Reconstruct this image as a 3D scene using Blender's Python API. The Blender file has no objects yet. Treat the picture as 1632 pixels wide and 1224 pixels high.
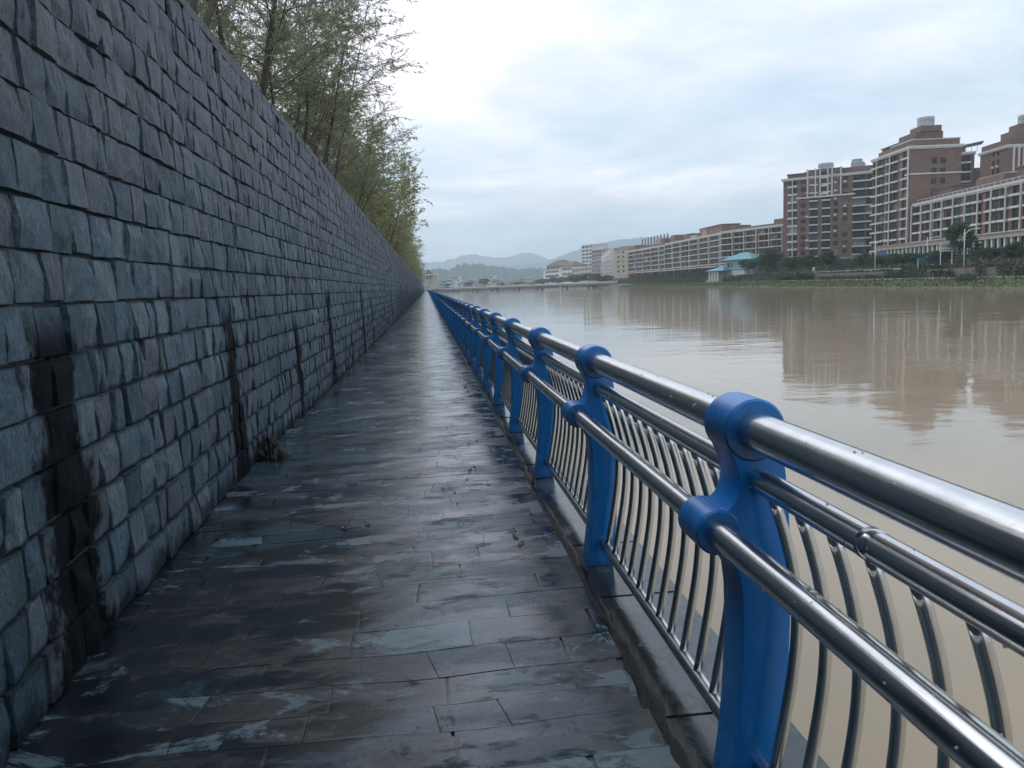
import bpy, math, random
import numpy as np
from math import radians, sin, cos, pi, atan, atan2, degrees
from mathutils import Vector, Matrix, noise as mn
random.seed(7); rng = np.random.default_rng(7)
C = bpy.context.scene.collection

# ------------------------------------------------------------------ camera
PW, PH, FPX, CAMH = 1632., 1224., 1250., 1.5
ROLL = radians(2.3)
_x, _y = 680 - PW/2, PH/2 - 461
_xr, _yr = _x*cos(ROLL) + _y*sin(ROLL), -_x*sin(ROLL) + _y*cos(ROLL)
PHI = atan2(_yr, FPX); PSI = atan(-_xr/FPX*cos(PHI))
cF = Vector((cos(PHI)*sin(PSI), cos(PHI)*cos(PSI), -sin(PHI)))
_R0 = Vector((cos(PSI), -sin(PSI), 0)); _U0 = _R0.cross(cF)
cR = _R0*cos(ROLL) - _U0*sin(ROLL); cU = _R0*sin(ROLL) + _U0*cos(ROLL)
cam_d = bpy.data.cameras.new('camera'); cam = bpy.data.objects.new('camera', cam_d); C.objects.link(cam)
cam_d.sensor_width = 36; cam_d.lens = FPX/PW*36; cam_d.clip_start = 0.05; cam_d.clip_end = 12000
cam.matrix_world = Matrix(((cR.x, cU.x, -cF.x, 0), (cR.y, cU.y, -cF.y, 0), (cR.z, cU.z, -cF.z, CAMH), (0, 0, 0, 1)))
S = bpy.context.scene; S.camera = cam

# ------------------------------------------------------------------ light and sky
SUN_EL, SUN_AZ = radians(52), radians(-25)          # azimuth from +Y, negative to the left
wd = bpy.data.worlds.new('World'); S.world = wd; wd.use_nodes = True
nt = wd.node_tree; nt.nodes.clear()
def wn(t, **k):
    n = nt.nodes.new(t)
    for a, b in k.items(): setattr(n, a, b)
    return n
sky = wn('ShaderNodeTexSky', sky_type='NISHITA', sun_disc=False, sun_elevation=SUN_EL, sun_rotation=SUN_AZ, air_density=1.2, dust_density=2.0)
tc = wn('ShaderNodeTexCoord'); sep = wn('ShaderNodeSeparateXYZ'); nt.links.new(tc.outputs['Generated'], sep.inputs[0])
def wm(op, a, b=None, c=None):
    n = wn('ShaderNodeMath', operation=op)
    for i, v in enumerate((a, b, c)):
        if v is None: continue
        if isinstance(v, (int, float)): n.inputs[i].default_value = v
        else: nt.links.new(v, n.inputs[i])
    return n.outputs[0]
zz = wm('ADD', wm('MAXIMUM', sep.outputs[2], 0.0), 0.16)
cmb = wn('ShaderNodeCombineXYZ')
nt.links.new(wm('DIVIDE', sep.outputs[0], zz), cmb.inputs[0]); nt.links.new(wm('DIVIDE', sep.outputs[1], zz), cmb.inputs[1])
def wnoise(scale, detail, rough, dist, off):
    mp = wn('ShaderNodeMapping'); mp.inputs['Location'].default_value = off
    nt.links.new(cmb.outputs[0], mp.inputs[0])
    n = wn('ShaderNodeTexNoise'); n.inputs['Scale'].default_value = scale; n.inputs['Detail'].default_value = detail
    n.inputs['Roughness'].default_value = rough; n.inputs['Distortion'].default_value = dist
    nt.links.new(mp.outputs[0], n.inputs['Vector']); return n.outputs['Fac']
def wramp(fac, stops):
    r = wn('ShaderNodeValToRGB'); e = r.color_ramp.elements
    while len(e) < len(stops): e.new(0.5)
    for el, (p, c) in zip(e, stops): el.position = p; el.color = (*c, 1)
    nt.links.new(fac, r.inputs[0]); return r.outputs[0]
def wmix(f, a, b):
    m = wn('ShaderNodeMix', data_type='RGBA')
    for i, v in ((0, f), (6, a), (7, b)):
        if isinstance(v, (int, float)): m.inputs[i].default_value = v
        elif isinstance(v, tuple): m.inputs[i].default_value = (*v, 1)
        else: nt.links.new(v, m.inputs[i])
    return m.outputs[2]
SKYK = 12.2
cl = wramp(wnoise(1.1, 7, 0.52, 0.25, (3.1, 1.7, 0)), [(0.30, (.55, .69, .80)), (0.42, (.67, .775, .875)), (0.53, (.81, .87, .935)), (0.66, (1.06, 1.06, 1.10))])
hue = wramp(wnoise(0.6, 4, 0.5, 0.4, (8.3, 4.1, 2)), [(0.38, (.89, 1.0, 1.03)), (0.62, (1.05, .975, 1.01))])
det = wramp(wnoise(3.6, 8, .6, .5, (1.3, 6.1, 4)), [(.34, (.90, .925, .945)), (.62, (1.05, 1.04, 1.04))])
m0 = wn('ShaderNodeMix', data_type='RGBA', blend_type='MULTIPLY'); m0.inputs[0].default_value = 1; nt.links.new(cl, m0.inputs[6]); nt.links.new(det, m0.inputs[7]); cl = m0.outputs[2]
mm = wn('ShaderNodeMix', data_type='RGBA', blend_type='MULTIPLY'); mm.inputs[0].default_value = 1
nt.links.new(cl, mm.inputs[6]); nt.links.new(hue, mm.inputs[7])
# brighter high and ahead of the camera (thin cloud in front of the sun)
sd = Vector((sin(SUN_AZ)*cos(SUN_EL), cos(SUN_AZ)*cos(SUN_EL), sin(SUN_EL)))
dt = wn('ShaderNodeVectorMath', operation='DOT_PRODUCT'); nt.links.new(tc.outputs['Generated'], dt.inputs[0]); dt.inputs[1].default_value = sd
glow = wm('ADD', wm('MULTIPLY', wm('POWER', wm('MAXIMUM', dt.outputs['Value'], 0.0), 4.0), 0.45), 0.80)
sc = wn('ShaderNodeVectorMath', operation='SCALE'); nt.links.new(mm.outputs[2], sc.inputs[0]); nt.links.new(wm('MULTIPLY', glow, SKYK), sc.inputs[3])
fin = wmix(0.90, sky.outputs[0], sc.outputs[0])
bg = wn('ShaderNodeBackground'); bg.inputs['Strength'].default_value = 0.10
nt.links.new(fin, bg.inputs[0]); wo = wn('ShaderNodeOutputWorld'); nt.links.new(bg.outputs[0], wo.inputs[0])
sun_d = bpy.data.lights.new('sun', 'SUN'); sun_d.energy = 0.6; sun_d.angle = radians(25); sun_d.color = (1, .97, .93)
sun = bpy.data.objects.new('sun', sun_d); C.objects.link(sun); sun.rotation_euler = sd.to_track_quat('Z', 'Y').to_euler()
S.view_settings.view_transform = 'Standard'; S.view_settings.look = 'None'; S.view_settings.exposure = .30; S.view_settings.gamma = 1
S.cycles.use_denoising = True; S.cycles.max_bounces = 8; S.cycles.transparent_max_bounces = 8; S.cycles.volume_bounces = 1
S.cycles.caustics_reflective = False; S.cycles.caustics_refractive = False

# ------------------------------------------------------------------ helpers
cFh = Vector((sin(PSI), cos(PSI), 0)); cRh = Vector((cos(PSI), -sin(PSI), 0))
def LD(lat, dep, z=0.):                                  # metres to the right of / ahead of the camera's heading
    return cFh*dep + cRh*lat + Vector((0, 0, z))
def at(px, py, dep):                                     # the point seen at a photo pixel, dep metres ahead
    d = cF*FPX + cR*(px - PW/2) + cU*(PH/2 - py)
    return Vector((0, 0, CAMH)) + d*(dep/d.dot(cFh))
def tag(o, label=None, cat=None, group=None, kind=None):
    if label: o['label'] = label
    if cat: o['category'] = cat
    if group: o['group'] = group
    if kind: o['kind'] = kind
    return o
def empty(name, loc=(0, 0, 0), rz=0., label=None, cat=None, group=None):
    o = bpy.data.objects.new(name, None); C.objects.link(o); o.location = loc; o.rotation_euler = (0, 0, rz)
    o.empty_display_size = .2
    return tag(o, label, cat, group)
def link(name, me, parent=None, loc=None, rz=None):
    o = bpy.data.objects.new(name, me); C.objects.link(o)
    if parent: o.parent = parent
    if loc is not None: o.location = loc
    if rz is not None: o.rotation_euler = (0, 0, rz)
    return o
def mesh(name, v, f, mat, smooth=False, tint=None):
    me = bpy.data.meshes.new(name)
    if isinstance(v, np.ndarray): v = v.tolist()
    if isinstance(f, np.ndarray): f = f.tolist()
    me.from_pydata(v, [], f)
    for m in (mat if isinstance(mat, (list, tuple)) else [mat]): me.materials.append(m)
    if smooth: me.polygons.foreach_set('use_smooth', np.ones(len(me.polygons), bool))
    if tint is not None:
        a = me.attributes.new('tint', 'FLOAT_COLOR', 'POINT'); a.data.foreach_set('color', np.asarray(tint, np.float32).ravel())
    me.update(); return me
class MB:
    def __init__(s): s.v = []; s.f = []; s.m = []
    def add(s, v, f, mi=0):
        b = len(s.v); s.v += [tuple(p) for p in v]; s.f += [tuple(i + b for i in q) for q in f]; s.m += [mi]*len(f)
    def box(s, x0, y0, z0, x1, y1, z1, mi=0):
        v = [(x, y, z) for z in (z0, z1) for y in (y0, y1) for x in (x0, x1)]
        s.add(v, [(0, 2, 3, 1), (4, 5, 7, 6), (0, 1, 5, 4), (2, 6, 7, 3), (0, 4, 6, 2), (1, 3, 7, 5)], mi)
    def prism(s, pts, z0, z1, mi=0):                     # vertical prism over a CCW outline
        n = len(pts); v = [(x, y, z0) for x, y in pts] + [(x, y, z1) for x, y in pts]
        s.add(v, [tuple(range(n-1, -1, -1)), tuple(range(n, 2*n))] + [(i, (i+1) % n, n + (i+1) % n, n + i) for i in range(n)], mi)
    def tube(s, pts, r, n=8, mi=0, cap=True):
        pts = [Vector(p) for p in pts]; k = len(pts); rs = r if isinstance(r, (list, tuple)) else [r]*k
        v = []; up = None
        for i, p in enumerate(pts):
            t = (pts[min(i+1, k-1)] - pts[max(i-1, 0)]).normalized()
            if up is None: up = Vector((0, 0, 1)) if abs(t.z) < .9 else Vector((1, 0, 0))
            a = t.cross(up).normalized(); b = a.cross(t).normalized(); up = b
            v += [p + (a*cos(2*pi*j/n) + b*sin(2*pi*j/n))*rs[i] for j in range(n)]
        f = [(i*n + j, i*n + (j+1) % n, (i+1)*n + (j+1) % n, (i+1)*n + j) for i in range(k-1) for j in range(n)]
        if cap: f += [tuple(range(n-1, -1, -1)), tuple(range((k-1)*n, k*n))]
        s.add(v, f, mi)
    def lathe(s, prof, n=16, mi=0, c=(0, 0, 0)):
        v = [(c[0] + r*cos(2*pi*j/n), c[1] + r*sin(2*pi*j/n), c[2] + z) for r, z in prof for j in range(n)]; k = len(prof)
        f = [(i*n + j, i*n + (j+1) % n, (i+1)*n + (j+1) % n, (i+1)*n + j) for i in range(k-1) for j in range(n)]
        f += [tuple(range(n-1, -1, -1)), tuple(range((k-1)*n, k*n))]
        s.add(v, f, mi)
    def me(s, name, mat, smooth=False):
        me = mesh(name, s.v, s.f, mat, smooth)
        if any(s.m): me.polygons.foreach_set('material_index', s.m)
        return me
    def obj(s, name, mat, parent=None, smooth=False, loc=None, rz=None): return link(name, s.me(name, mat, smooth), parent, loc, rz)
def autosmooth(o, ang=35):
    me = o if isinstance(o, bpy.types.Mesh) else o.data
    me.polygons.foreach_set('use_smooth', np.ones(len(me.polygons), bool)); me.set_sharp_from_angle(angle=radians(ang))

# ------------------------------------------------------------------ materials
class NT:
    def __init__(s, name):
        s.mat = bpy.data.materials.new(name); s.mat.use_nodes = True; s.t = s.mat.node_tree; s.b = s.t.nodes['Principled BSDF']
    def n(s, t, **k):
        o = s.t.nodes.new(t)
        for a, b in k.items(): setattr(o, a, b)
        return o
    def put(s, sock, v):
        if isinstance(v, bpy.types.NodeSocket): s.t.links.new(v, sock)
        elif isinstance(v, tuple) and len(v) == 3 and sock.type == 'RGBA': sock.default_value = (*v, 1)
        else: sock.default_value = v
    def math(s, op, a, b=None, c=None, clamp=False):
        o = s.n('ShaderNodeMath', operation=op, use_clamp=clamp)
        for i, v in enumerate((a, b, c)):
            if v is not None: s.put(o.inputs[i], v)
        return o.outputs[0]
    def sstep(s, v, a, b):
        o = s.n('ShaderNodeMapRange', interpolation_type='SMOOTHSTEP'); s.put(o.inputs[0], v); o.inputs[1].default_value = a; o.inputs[2].default_value = b
        return o.outputs[0]
    def pos(s, scale=(1, 1, 1), obj=False, loc=(0, 0, 0)):
        src = s.n('ShaderNodeTexCoord').outputs['Object'] if obj else s.n('ShaderNodeNewGeometry').outputs['Position']
        m = s.n('ShaderNodeMapping'); s.put(m.inputs[0], src); m.inputs['Scale'].default_value = scale; m.inputs['Location'].default_value = loc
        return m.outputs[0]
    def xyz(s, v=None):
        o = s.n('ShaderNodeSeparateXYZ'); s.put(o.inputs[0], v if v is not None else s.n('ShaderNodeNewGeometry').outputs['Position']); return o.outputs
    def noise(s, v, scale=1., det=4., rough=.5, dist=0., kind=None):
        o = s.n('ShaderNodeTexNoise')
        if kind: o.noise_type = kind
        s.put(o.inputs['Vector'], v); o.inputs['Scale'].default_value = scale; o.inputs['Detail'].default_value = det
        o.inputs['Roughness'].default_value = rough; o.inputs['Distortion'].default_value = dist
        return o.outputs['Fac']
    def ramp(s, f, stops):
        o = s.n('ShaderNodeValToRGB'); e = o.color_ramp.elements
        while len(e) < len(stops): e.new(.5)
        for el, (p, c) in zip(e, stops): el.position = p; el.color = (*c, 1)
        s.put(o.inputs[0], f); return o.outputs[0]
    def mix(s, f, a, b, blend='MIX'):
        o = s.n('ShaderNodeMix', data_type='RGBA', blend_type=blend); s.put(o.inputs[0], f); s.put(o.inputs[6], a); s.put(o.inputs[7], b); return o.outputs[2]
    def fmix(s, f, a, b):
        o = s.n('ShaderNodeMix'); s.put(o.inputs[0], f); s.put(o.inputs[2], a); s.put(o.inputs[3], b); return o.outputs[0]
    def tint(s):
        o = s.n('ShaderNodeAttribute', attribute_name='tint'); c = s.n('ShaderNodeSeparateColor'); s.put(c.inputs[0], o.outputs['Color']); return c.outputs
    def bump(s, h, strength=.5, dist=.01, prev=None):
        o = s.n('ShaderNodeBump'); s.put(o.inputs['Height'], h); s.put(o.inputs['Strength'], strength); o.inputs['Distance'].default_value = dist
        if prev is not None: s.put(o.inputs['Normal'], prev)
        return o.outputs[0]
    def out(s, col=None, rough=None, normal=None, metal=None, **k):
        for nm, v in (('Base Color', col), ('Roughness', rough), ('Normal', normal), ('Metallic', metal)):
            if v is not None: s.put(s.b.inputs[nm], v)
        for nm, v in k.items(): s.put(s.b.inputs[nm.replace('_', ' ')], v)
        return s.mat
def simple(name, col, rough=.6, var=.18, scale=3., metal=0., bump=0., bscale=30., obj=False):
    m = NT(name); p = m.pos(obj=obj)
    nf = m.noise(p, scale, 5, .6)
    c = m.ramp(nf, [(.3, tuple(x*(1 - var) for x in col)), (.7, tuple(min(1, x*(1 + var)) for x in col))])
    nrm = m.bump(m.noise(p, bscale, 4), bump, .01) if bump else None
    return m.out(c, m.fmix(nf, max(.03, rough - .08), rough + .08), nrm, metal)

def mat_slate_wall():
    m = NT('wall_slate'); t = m.tint(); P = m.xyz()
    c = m.ramp(t[0], [(0, (.042, .078, .110)), (.22, (.070, .118, .158)), (.42, (.098, .148, .188)), (.56, (.092, .104, .134)), (.72, (.135, .185, .220)), (.88, (.068, .112, .128)), (1, (.112, .130, .158))])
    up = m.sstep(P[2], 1.6, 3.2)
    c = m.mix(m.math('MULTIPLY', up, .55), c, m.mix(t[0], (.086, .092, .116), (.124, .122, .142)))
    v = m.pos((3, 3, 1.2)); big = m.noise(v, 2.0, 6, .62, .8)
    c = m.mix(.55, c, m.ramp(big, [(.28, (.28, .33, .36)), (.5, (.75, .78, .8)), (.72, (1.35, 1.3, 1.28))]), 'MULTIPLY')
    fine = m.noise(m.pos((14, 26, 9)), 3, 6, .65, 1.2)
    c = m.mix(.85, c, m.ramp(fine, [(.3, (.36, .37, .39)), (.5, (1, 1, 1)), (.70, (1.8, 1.8, 1.76))]), 'MULTIPLY')
    f2 = m.noise(m.pos(), 60, 5, .7); c = m.mix(.6, c, m.ramp(f2, [(.32, (.5, .5, .52)), (.68, (1.55, 1.55, 1.52))]), 'MULTIPLY')
    crk = m.sstep(m.noise(m.pos((5, 9, 4.2), loc=(1, 2, 3)), 1.0, 6, .6, 1.5, 'RIDGED_MULTIFRACTAL'), 1.25, 1.6)
    c = m.mix(m.math('MULTIPLY', crk, .65), c, (.018, .022, .028))
    rust = m.sstep(m.noise(m.pos((1, 1.3, 1), loc=(4, 2, 9)), 1.6, 5, .7), .66, .76)
    c = m.mix(m.math('MULTIPLY', rust, .35), c, (.14, .10, .055))
    # seepage: black wet runs below the weep holes and dark rims of the lower stones
    jag = m.noise(m.pos((1, 3, 2.2)), 2.2, 5, .65)
    yy = m.math('ADD', P[1], m.math('MULTIPLY', m.math('SUBTRACT', jag, .5), .55))
    ph = m.math('ABSOLUTE', m.math('SUBTRACT', m.math('FRACT', m.math('DIVIDE', m.math('SUBTRACT', yy, 1.72), 3.3)), .5))
    wetn_ = m.noise(m.pos((1, 2.2, 1.6), loc=(3, 8, 2)), 1.6, 6, .65)
    ix = m.math('FLOOR', m.math('DIVIDE', m.math('SUBTRACT', yy, 1.72), 3.3))
    rr_ = m.math('FRACT', m.math('MULTIPLY', m.math('SINE', m.math('MULTIPLY_ADD', ix, 2.4, 1.1)), 7.3))
    wd_ = m.math('MULTIPLY_ADD', rr_, .10, .012)
    fan = m.math('MULTIPLY', m.sstep(P[2], 1.3, .0), m.math('MULTIPLY', m.math('SUBTRACT', wetn_, .35), .12))
    lowv = m.sstep(m.math('SUBTRACT', P[2], m.math('MULTIPLY', rr_, .9)), 1.10, .85)
    run = m.math('MULTIPLY', m.sstep(m.math('SUBTRACT', m.math('SUBTRACT', ph, wd_), fan), .020, -.018), lowv)
    wetn = m.noise(m.pos((1, 1.4, 1.0)), 1.3, 5, .6)
    thr = m.math('ADD', m.math('MULTIPLY', t[1], 1.1), m.math('ADD', m.math('MULTIPLY', P[2], .10), m.math('MULTIPLY', wetn, .9)))
    rim = m.math('MULTIPLY', m.sstep(thr, .84, .66), m.sstep(P[2], 2.4, .6))
    foot = m.sstep(m.math('ADD', P[2], m.math('MULTIPLY', m.math('SUBTRACT', jag, .5), .5)), .16, .02)
    wet = m.math('MAXIMUM', m.math('MAXIMUM', run, m.math('MULTIPLY', rim, .55)), m.math('MULTIPLY', foot, .8))
    wet = m.math('MULTIPLY', wet, .97)
    c = m.mix(wet, c, (.006, .007, .009))
    damp = m.sstep(m.noise(m.pos((1, .5, .35), loc=(7, 3, 1)), 1.1, 4, .6), .40, .62)
    c = m.mix(m.math('MULTIPLY', damp, .35), c, m.mix(1, c, (.42, .47, .52), 'MULTIPLY'))
    eff = m.math('MULTIPLY', m.sstep(t[2], .5, 1.), m.sstep(m.noise(m.pos((9, 9, 18)), 2, 5, .7), .56, .68))
    c = m.mix(m.math('MULTIPLY', eff, .5), c, (.30, .31, .31))
    r = m.fmix(wet, m.fmix(fine, .40, .62), .6)
    nb = m.bump(m.noise(m.pos((8, 16, 7)), 1.5, 8, .72, 1.0), 1., .020)
    nb = m.bump(fine, .6, .006, nb)
    return m.out(c, r, nb, Specular_IOR_Level=m.fmix(wet, .30, .04))
def mat_mortar():
    m = NT('mortar'); n1 = m.noise(m.pos(), 9, 5, .7); c = m.ramp(n1, [(.35, (.012, .014, .017)), (.62, (.03, .033, .036)), (.74, (.16, .165, .165))])
    return m.out(c, .7, m.bump(n1, .6, .01))
def mat_pavement():
    m = NT('wet_slate_paving'); t = m.tint(); P = m.xyz()
    streak = m.noise(m.pos((1.8, 4.2, 1)), 1.7, 9, .70, .9)
    isl = m.noise(m.pos((1.2, 2.0, 1), loc=(2.2, 5.1, 0)), 1.9, 10, .66, .5)
    left = m.sstep(P[0], .35, -.8)                                   # rises toward the wall side
    slab = m.ramp(t[0], [(0, (.024, .048, .068)), (.35, (.032, .062, .084)), (.6, (.044, .062, .076)), (.8, (.058, .096, .122)), (1, (.050, .052, .058))])
    slab = m.mix(.55, slab, m.ramp(streak, [(.3, (.45, .45, .46)), (.5, (.9, .9, .92)), (.72, (1.45, 1.42, 1.36))]), 'MULTIPLY')
    grit = m.noise(m.pos(), 55, 4, .7); slab = m.mix(.6, slab, m.ramp(grit, [(.32, (.55, .55, .55)), (.68, (1.5, 1.48, 1.45))]), 'MULTIPLY')
    dry = m.sstep(m.math('ADD', isl, m.math('SUBTRACT', m.math('MULTIPLY', t[0], .12), m.math('MULTIPLY', left, .06))), .568, .625)
    dark = m.math('MULTIPLY', m.sstep(m.math('ADD', m.math('ADD', m.noise(m.pos((.9, 1.4, 1), loc=(9, 1, 0)), 1.2, 10, .72, .4), m.math('MULTIPLY', m.sstep(P[1], 5.2, 2.6), .045)), m.math('MULTIPLY', m.math('MULTIPLY', left, m.fmix(m.sstep(P[1], 7.5, 3.0), .25, 1.)), .17)), .545, .645), .92)  # wet patches; shading painted into the colour thickens them near the camera
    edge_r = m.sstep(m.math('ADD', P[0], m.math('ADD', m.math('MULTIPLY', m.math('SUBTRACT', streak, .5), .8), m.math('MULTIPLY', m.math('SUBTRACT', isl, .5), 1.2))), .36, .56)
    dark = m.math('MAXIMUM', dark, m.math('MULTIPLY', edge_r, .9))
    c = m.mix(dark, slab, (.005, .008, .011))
    silt = m.sstep(m.noise(m.pos((1.5, 2.4, 1), loc=(1, 7, 3)), 2.2, 10, .78, 1.2), .51, .64)
    c = m.mix(m.math('MULTIPLY', silt, .42), c, m.ramp(grit, [(.35, (.008, .008, .007)), (.65, (.036, .034, .029))]))
    joint = m.sstep(t[1], .10, .02)
    c = m.mix(m.math('MULTIPLY', joint, .5), c, m.mix(left, (.018, .018, .017), (.060, .058, .050)))
    c = m.mix(m.math('MULTIPLY', dry, .60), c, m.mix(.45, m.mix(t[0], (.080, .138, .172), (.135, .195, .225)), m.ramp(m.noise(m.pos((3, 5, 1)), 5, 6, .7), [(.3, (.55, .55, .55)), (.7, (1.35, 1.35, 1.32))]), 'MULTIPLY'))
    film = m.noise(m.pos((1.2, 3.0, 1), loc=(3, 3, 3)), 1.2, 5, .6)
    rough = m.fmix(dry, m.fmix(m.sstep(film, .45, .64), .05, .19), .32)
    h = m.noise(m.pos((3.2, 9, 1)), 2.2, 10, .68, 1.4)
    h2 = m.noise(m.pos((.8, 2.4, 1), loc=(5, 5, 5)), 1.6, 3, .5)
    rip = m.noise(m.pos((3.4, 5.6, 1), loc=(1, 4, 2)), 3.2, 10, .78, 2.2)
    nb = m.bump(grit, .22, .004, m.bump(h2, .18, .03))
    nb = m.bump(h, m.fmix(m.sstep(film, .42, .62), .04, .34), .010, nb)
    nb = m.bump(rip, m.math('MULTIPLY', m.math('MULTIPLY_ADD', silt, .75, .22), m.sstep(film, .42, .60)), .020, nb)
    return m.out(c, rough, nb, Specular_IOR_Level=.55)
def mat_kerb():
    m = NT('kerb_stone'); t = m.tint(); s_ = m.noise(m.pos((2, 3, 2)), 2, 7, .65, .8)
    c = m.mix(.8, m.ramp(t[0], [(0, (.036, .052, .062)), (1, (.074, .096, .108))]), m.ramp(s_, [(.3, (.5, .5, .5)), (.7, (1.5, 1.5, 1.45))]), 'MULTIPLY')
    dk = m.sstep(m.math('ADD', m.noise(m.pos((3, 1.6, 1), loc=(3, 1, 1)), 1.8, 7, .68), m.math('MULTIPLY', m.sstep(m.xyz()[0], .90, .70), .22)), .52, .62)
    c = m.mix(m.math('MULTIPLY', dk, .85), c, (.018, .018, .017))
    return m.out(c, m.fmix(dk, .22, .10), m.bump(s_, .25, .008))
def mat_steel():
    m = NT('stainless_steel'); sc_ = m.noise(m.pos((60, .8, 60)), 3, 4, .6); spot = m.noise(m.pos(), 14, 5, .6)
    r = m.math('ADD', m.fmix(sc_, .13, .24), m.math('MULTIPLY', m.sstep(spot, .60, .75), .05))
    c = m.ramp(spot, [(.35, (.60, .61, .62)), (.65, (.68, .68, .675))])
    drop = m.math('MULTIPLY', m.sstep(m.noise(m.pos(), 110, 2), .70, .76), .2)
    return m.out(c, r, m.bump(drop, .25, .002), 1.0)
def mat_post():
    m = NT('blue_paint'); p = m.pos(obj=True); nf = m.noise(p, 7, 6, .65); sp = m.noise(p, 120, 2)
    c = m.ramp(nf, [(.3, (.002, .145, .44)), (.6, (.003, .172, .53)), (.8, (.006, .20, .57))])
    chip = m.math('MULTIPLY', m.sstep(m.noise(p, 38, 3, .6), .68, .72), m.sstep(m.xyz(p)[2], .30, .10))
    c = m.mix(m.math('MULTIPLY', chip, .6), c, (.25, .33, .40))
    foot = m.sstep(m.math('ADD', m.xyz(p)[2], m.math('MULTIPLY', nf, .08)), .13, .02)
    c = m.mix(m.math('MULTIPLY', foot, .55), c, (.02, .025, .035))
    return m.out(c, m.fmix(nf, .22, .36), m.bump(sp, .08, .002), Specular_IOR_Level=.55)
def mat_water():
    m = NT('muddy_river'); P = m.pos(); n1 = m.noise(P, .02, 4, .5); n2 = m.noise(m.pos((1, 1, 1), loc=(50, 3, 0)), .25, 5, .6)
    c = m.mix(.5, m.ramp(n1, [(.3, (.31, .240, .160)), (.7, (.36, .288, .202))]), m.ramp(n2, [(.3, (.30, .234, .156)), (.7, (.375, .302, .215))]))
    foam = m.sstep(m.noise(m.pos((1, 3, 1)), 2.2, 6, .7), .70, .75)
    c = m.mix(m.math('MULTIPLY', foam, .35), c, (.62, .58, .52))
    w1 = m.noise(m.pos((.55, .9, 1)), 1.1, 4, .55, .6); w2 = m.noise(m.pos((.16, .22, 1)), 1.0, 3, .5, .4)
    calm = m.sstep(m.noise(P, .035, 3, .5), .40, .66)
    nb = m.bump(w2, .05, .6); nb = m.bump(w1, m.fmix(calm, .04, .12), .14, nb); nb = m.bump(m.noise(m.pos((1.2, 2.2, 1)), 2.6, 4, .6, .5), .012, .05, nb)
    return m.out(c, .045, nb, IOR=1.33)
def mat_leaf(name, a, b, dead=None, rough=.5):
    m = NT(name); oi = m.n('ShaderNodeObjectInfo').outputs['Random']; t = m.tint()
    c = m.mix(t[0], a, b)
    if dead: c = m.mix(m.math('MULTIPLY', m.sstep(t[1], .80, .92), .7), c, dead)
    hs = m.n('ShaderNodeHueSaturation'); m.put(hs.inputs['Color'], c); m.put(hs.inputs['Value'], m.fmix(oi, .82, 1.18)); m.put(hs.inputs['Hue'], m.fmix(oi, .488, .512))
    tr = m.n('ShaderNodeBsdfTranslucent'); m.put(tr.inputs[0], hs.outputs[0]); mx = m.n('ShaderNodeMixShader'); mx.inputs[0].default_value = .5
    m.out(hs.outputs[0], rough); m.t.links.new(m.b.outputs[0], mx.inputs[1]); m.t.links.new(tr.outputs[0], mx.inputs[2])
    m.t.links.new(mx.outputs[0], m.t.nodes['Material Output'].inputs[0]); return m.mat
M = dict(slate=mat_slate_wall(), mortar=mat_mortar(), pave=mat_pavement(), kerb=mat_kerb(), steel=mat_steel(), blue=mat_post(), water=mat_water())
M['willow'] = mat_leaf('willow_leaves', (.20, .222, .122), (.32, .33, .21), (.32, .28, .16))
M['willow_far'] = mat_leaf('willow_leaves_far', (.20, .22, .10), (.32, .33, .165), (.32, .29, .14))
M['bark'] = simple('willow_bark', (.085, .075, .066), .85, .35, 9, bump=.5)
M['soil'] = simple('soil', (.06, .055, .04), .9, .4, 2, bump=.4, bscale=8)

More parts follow.
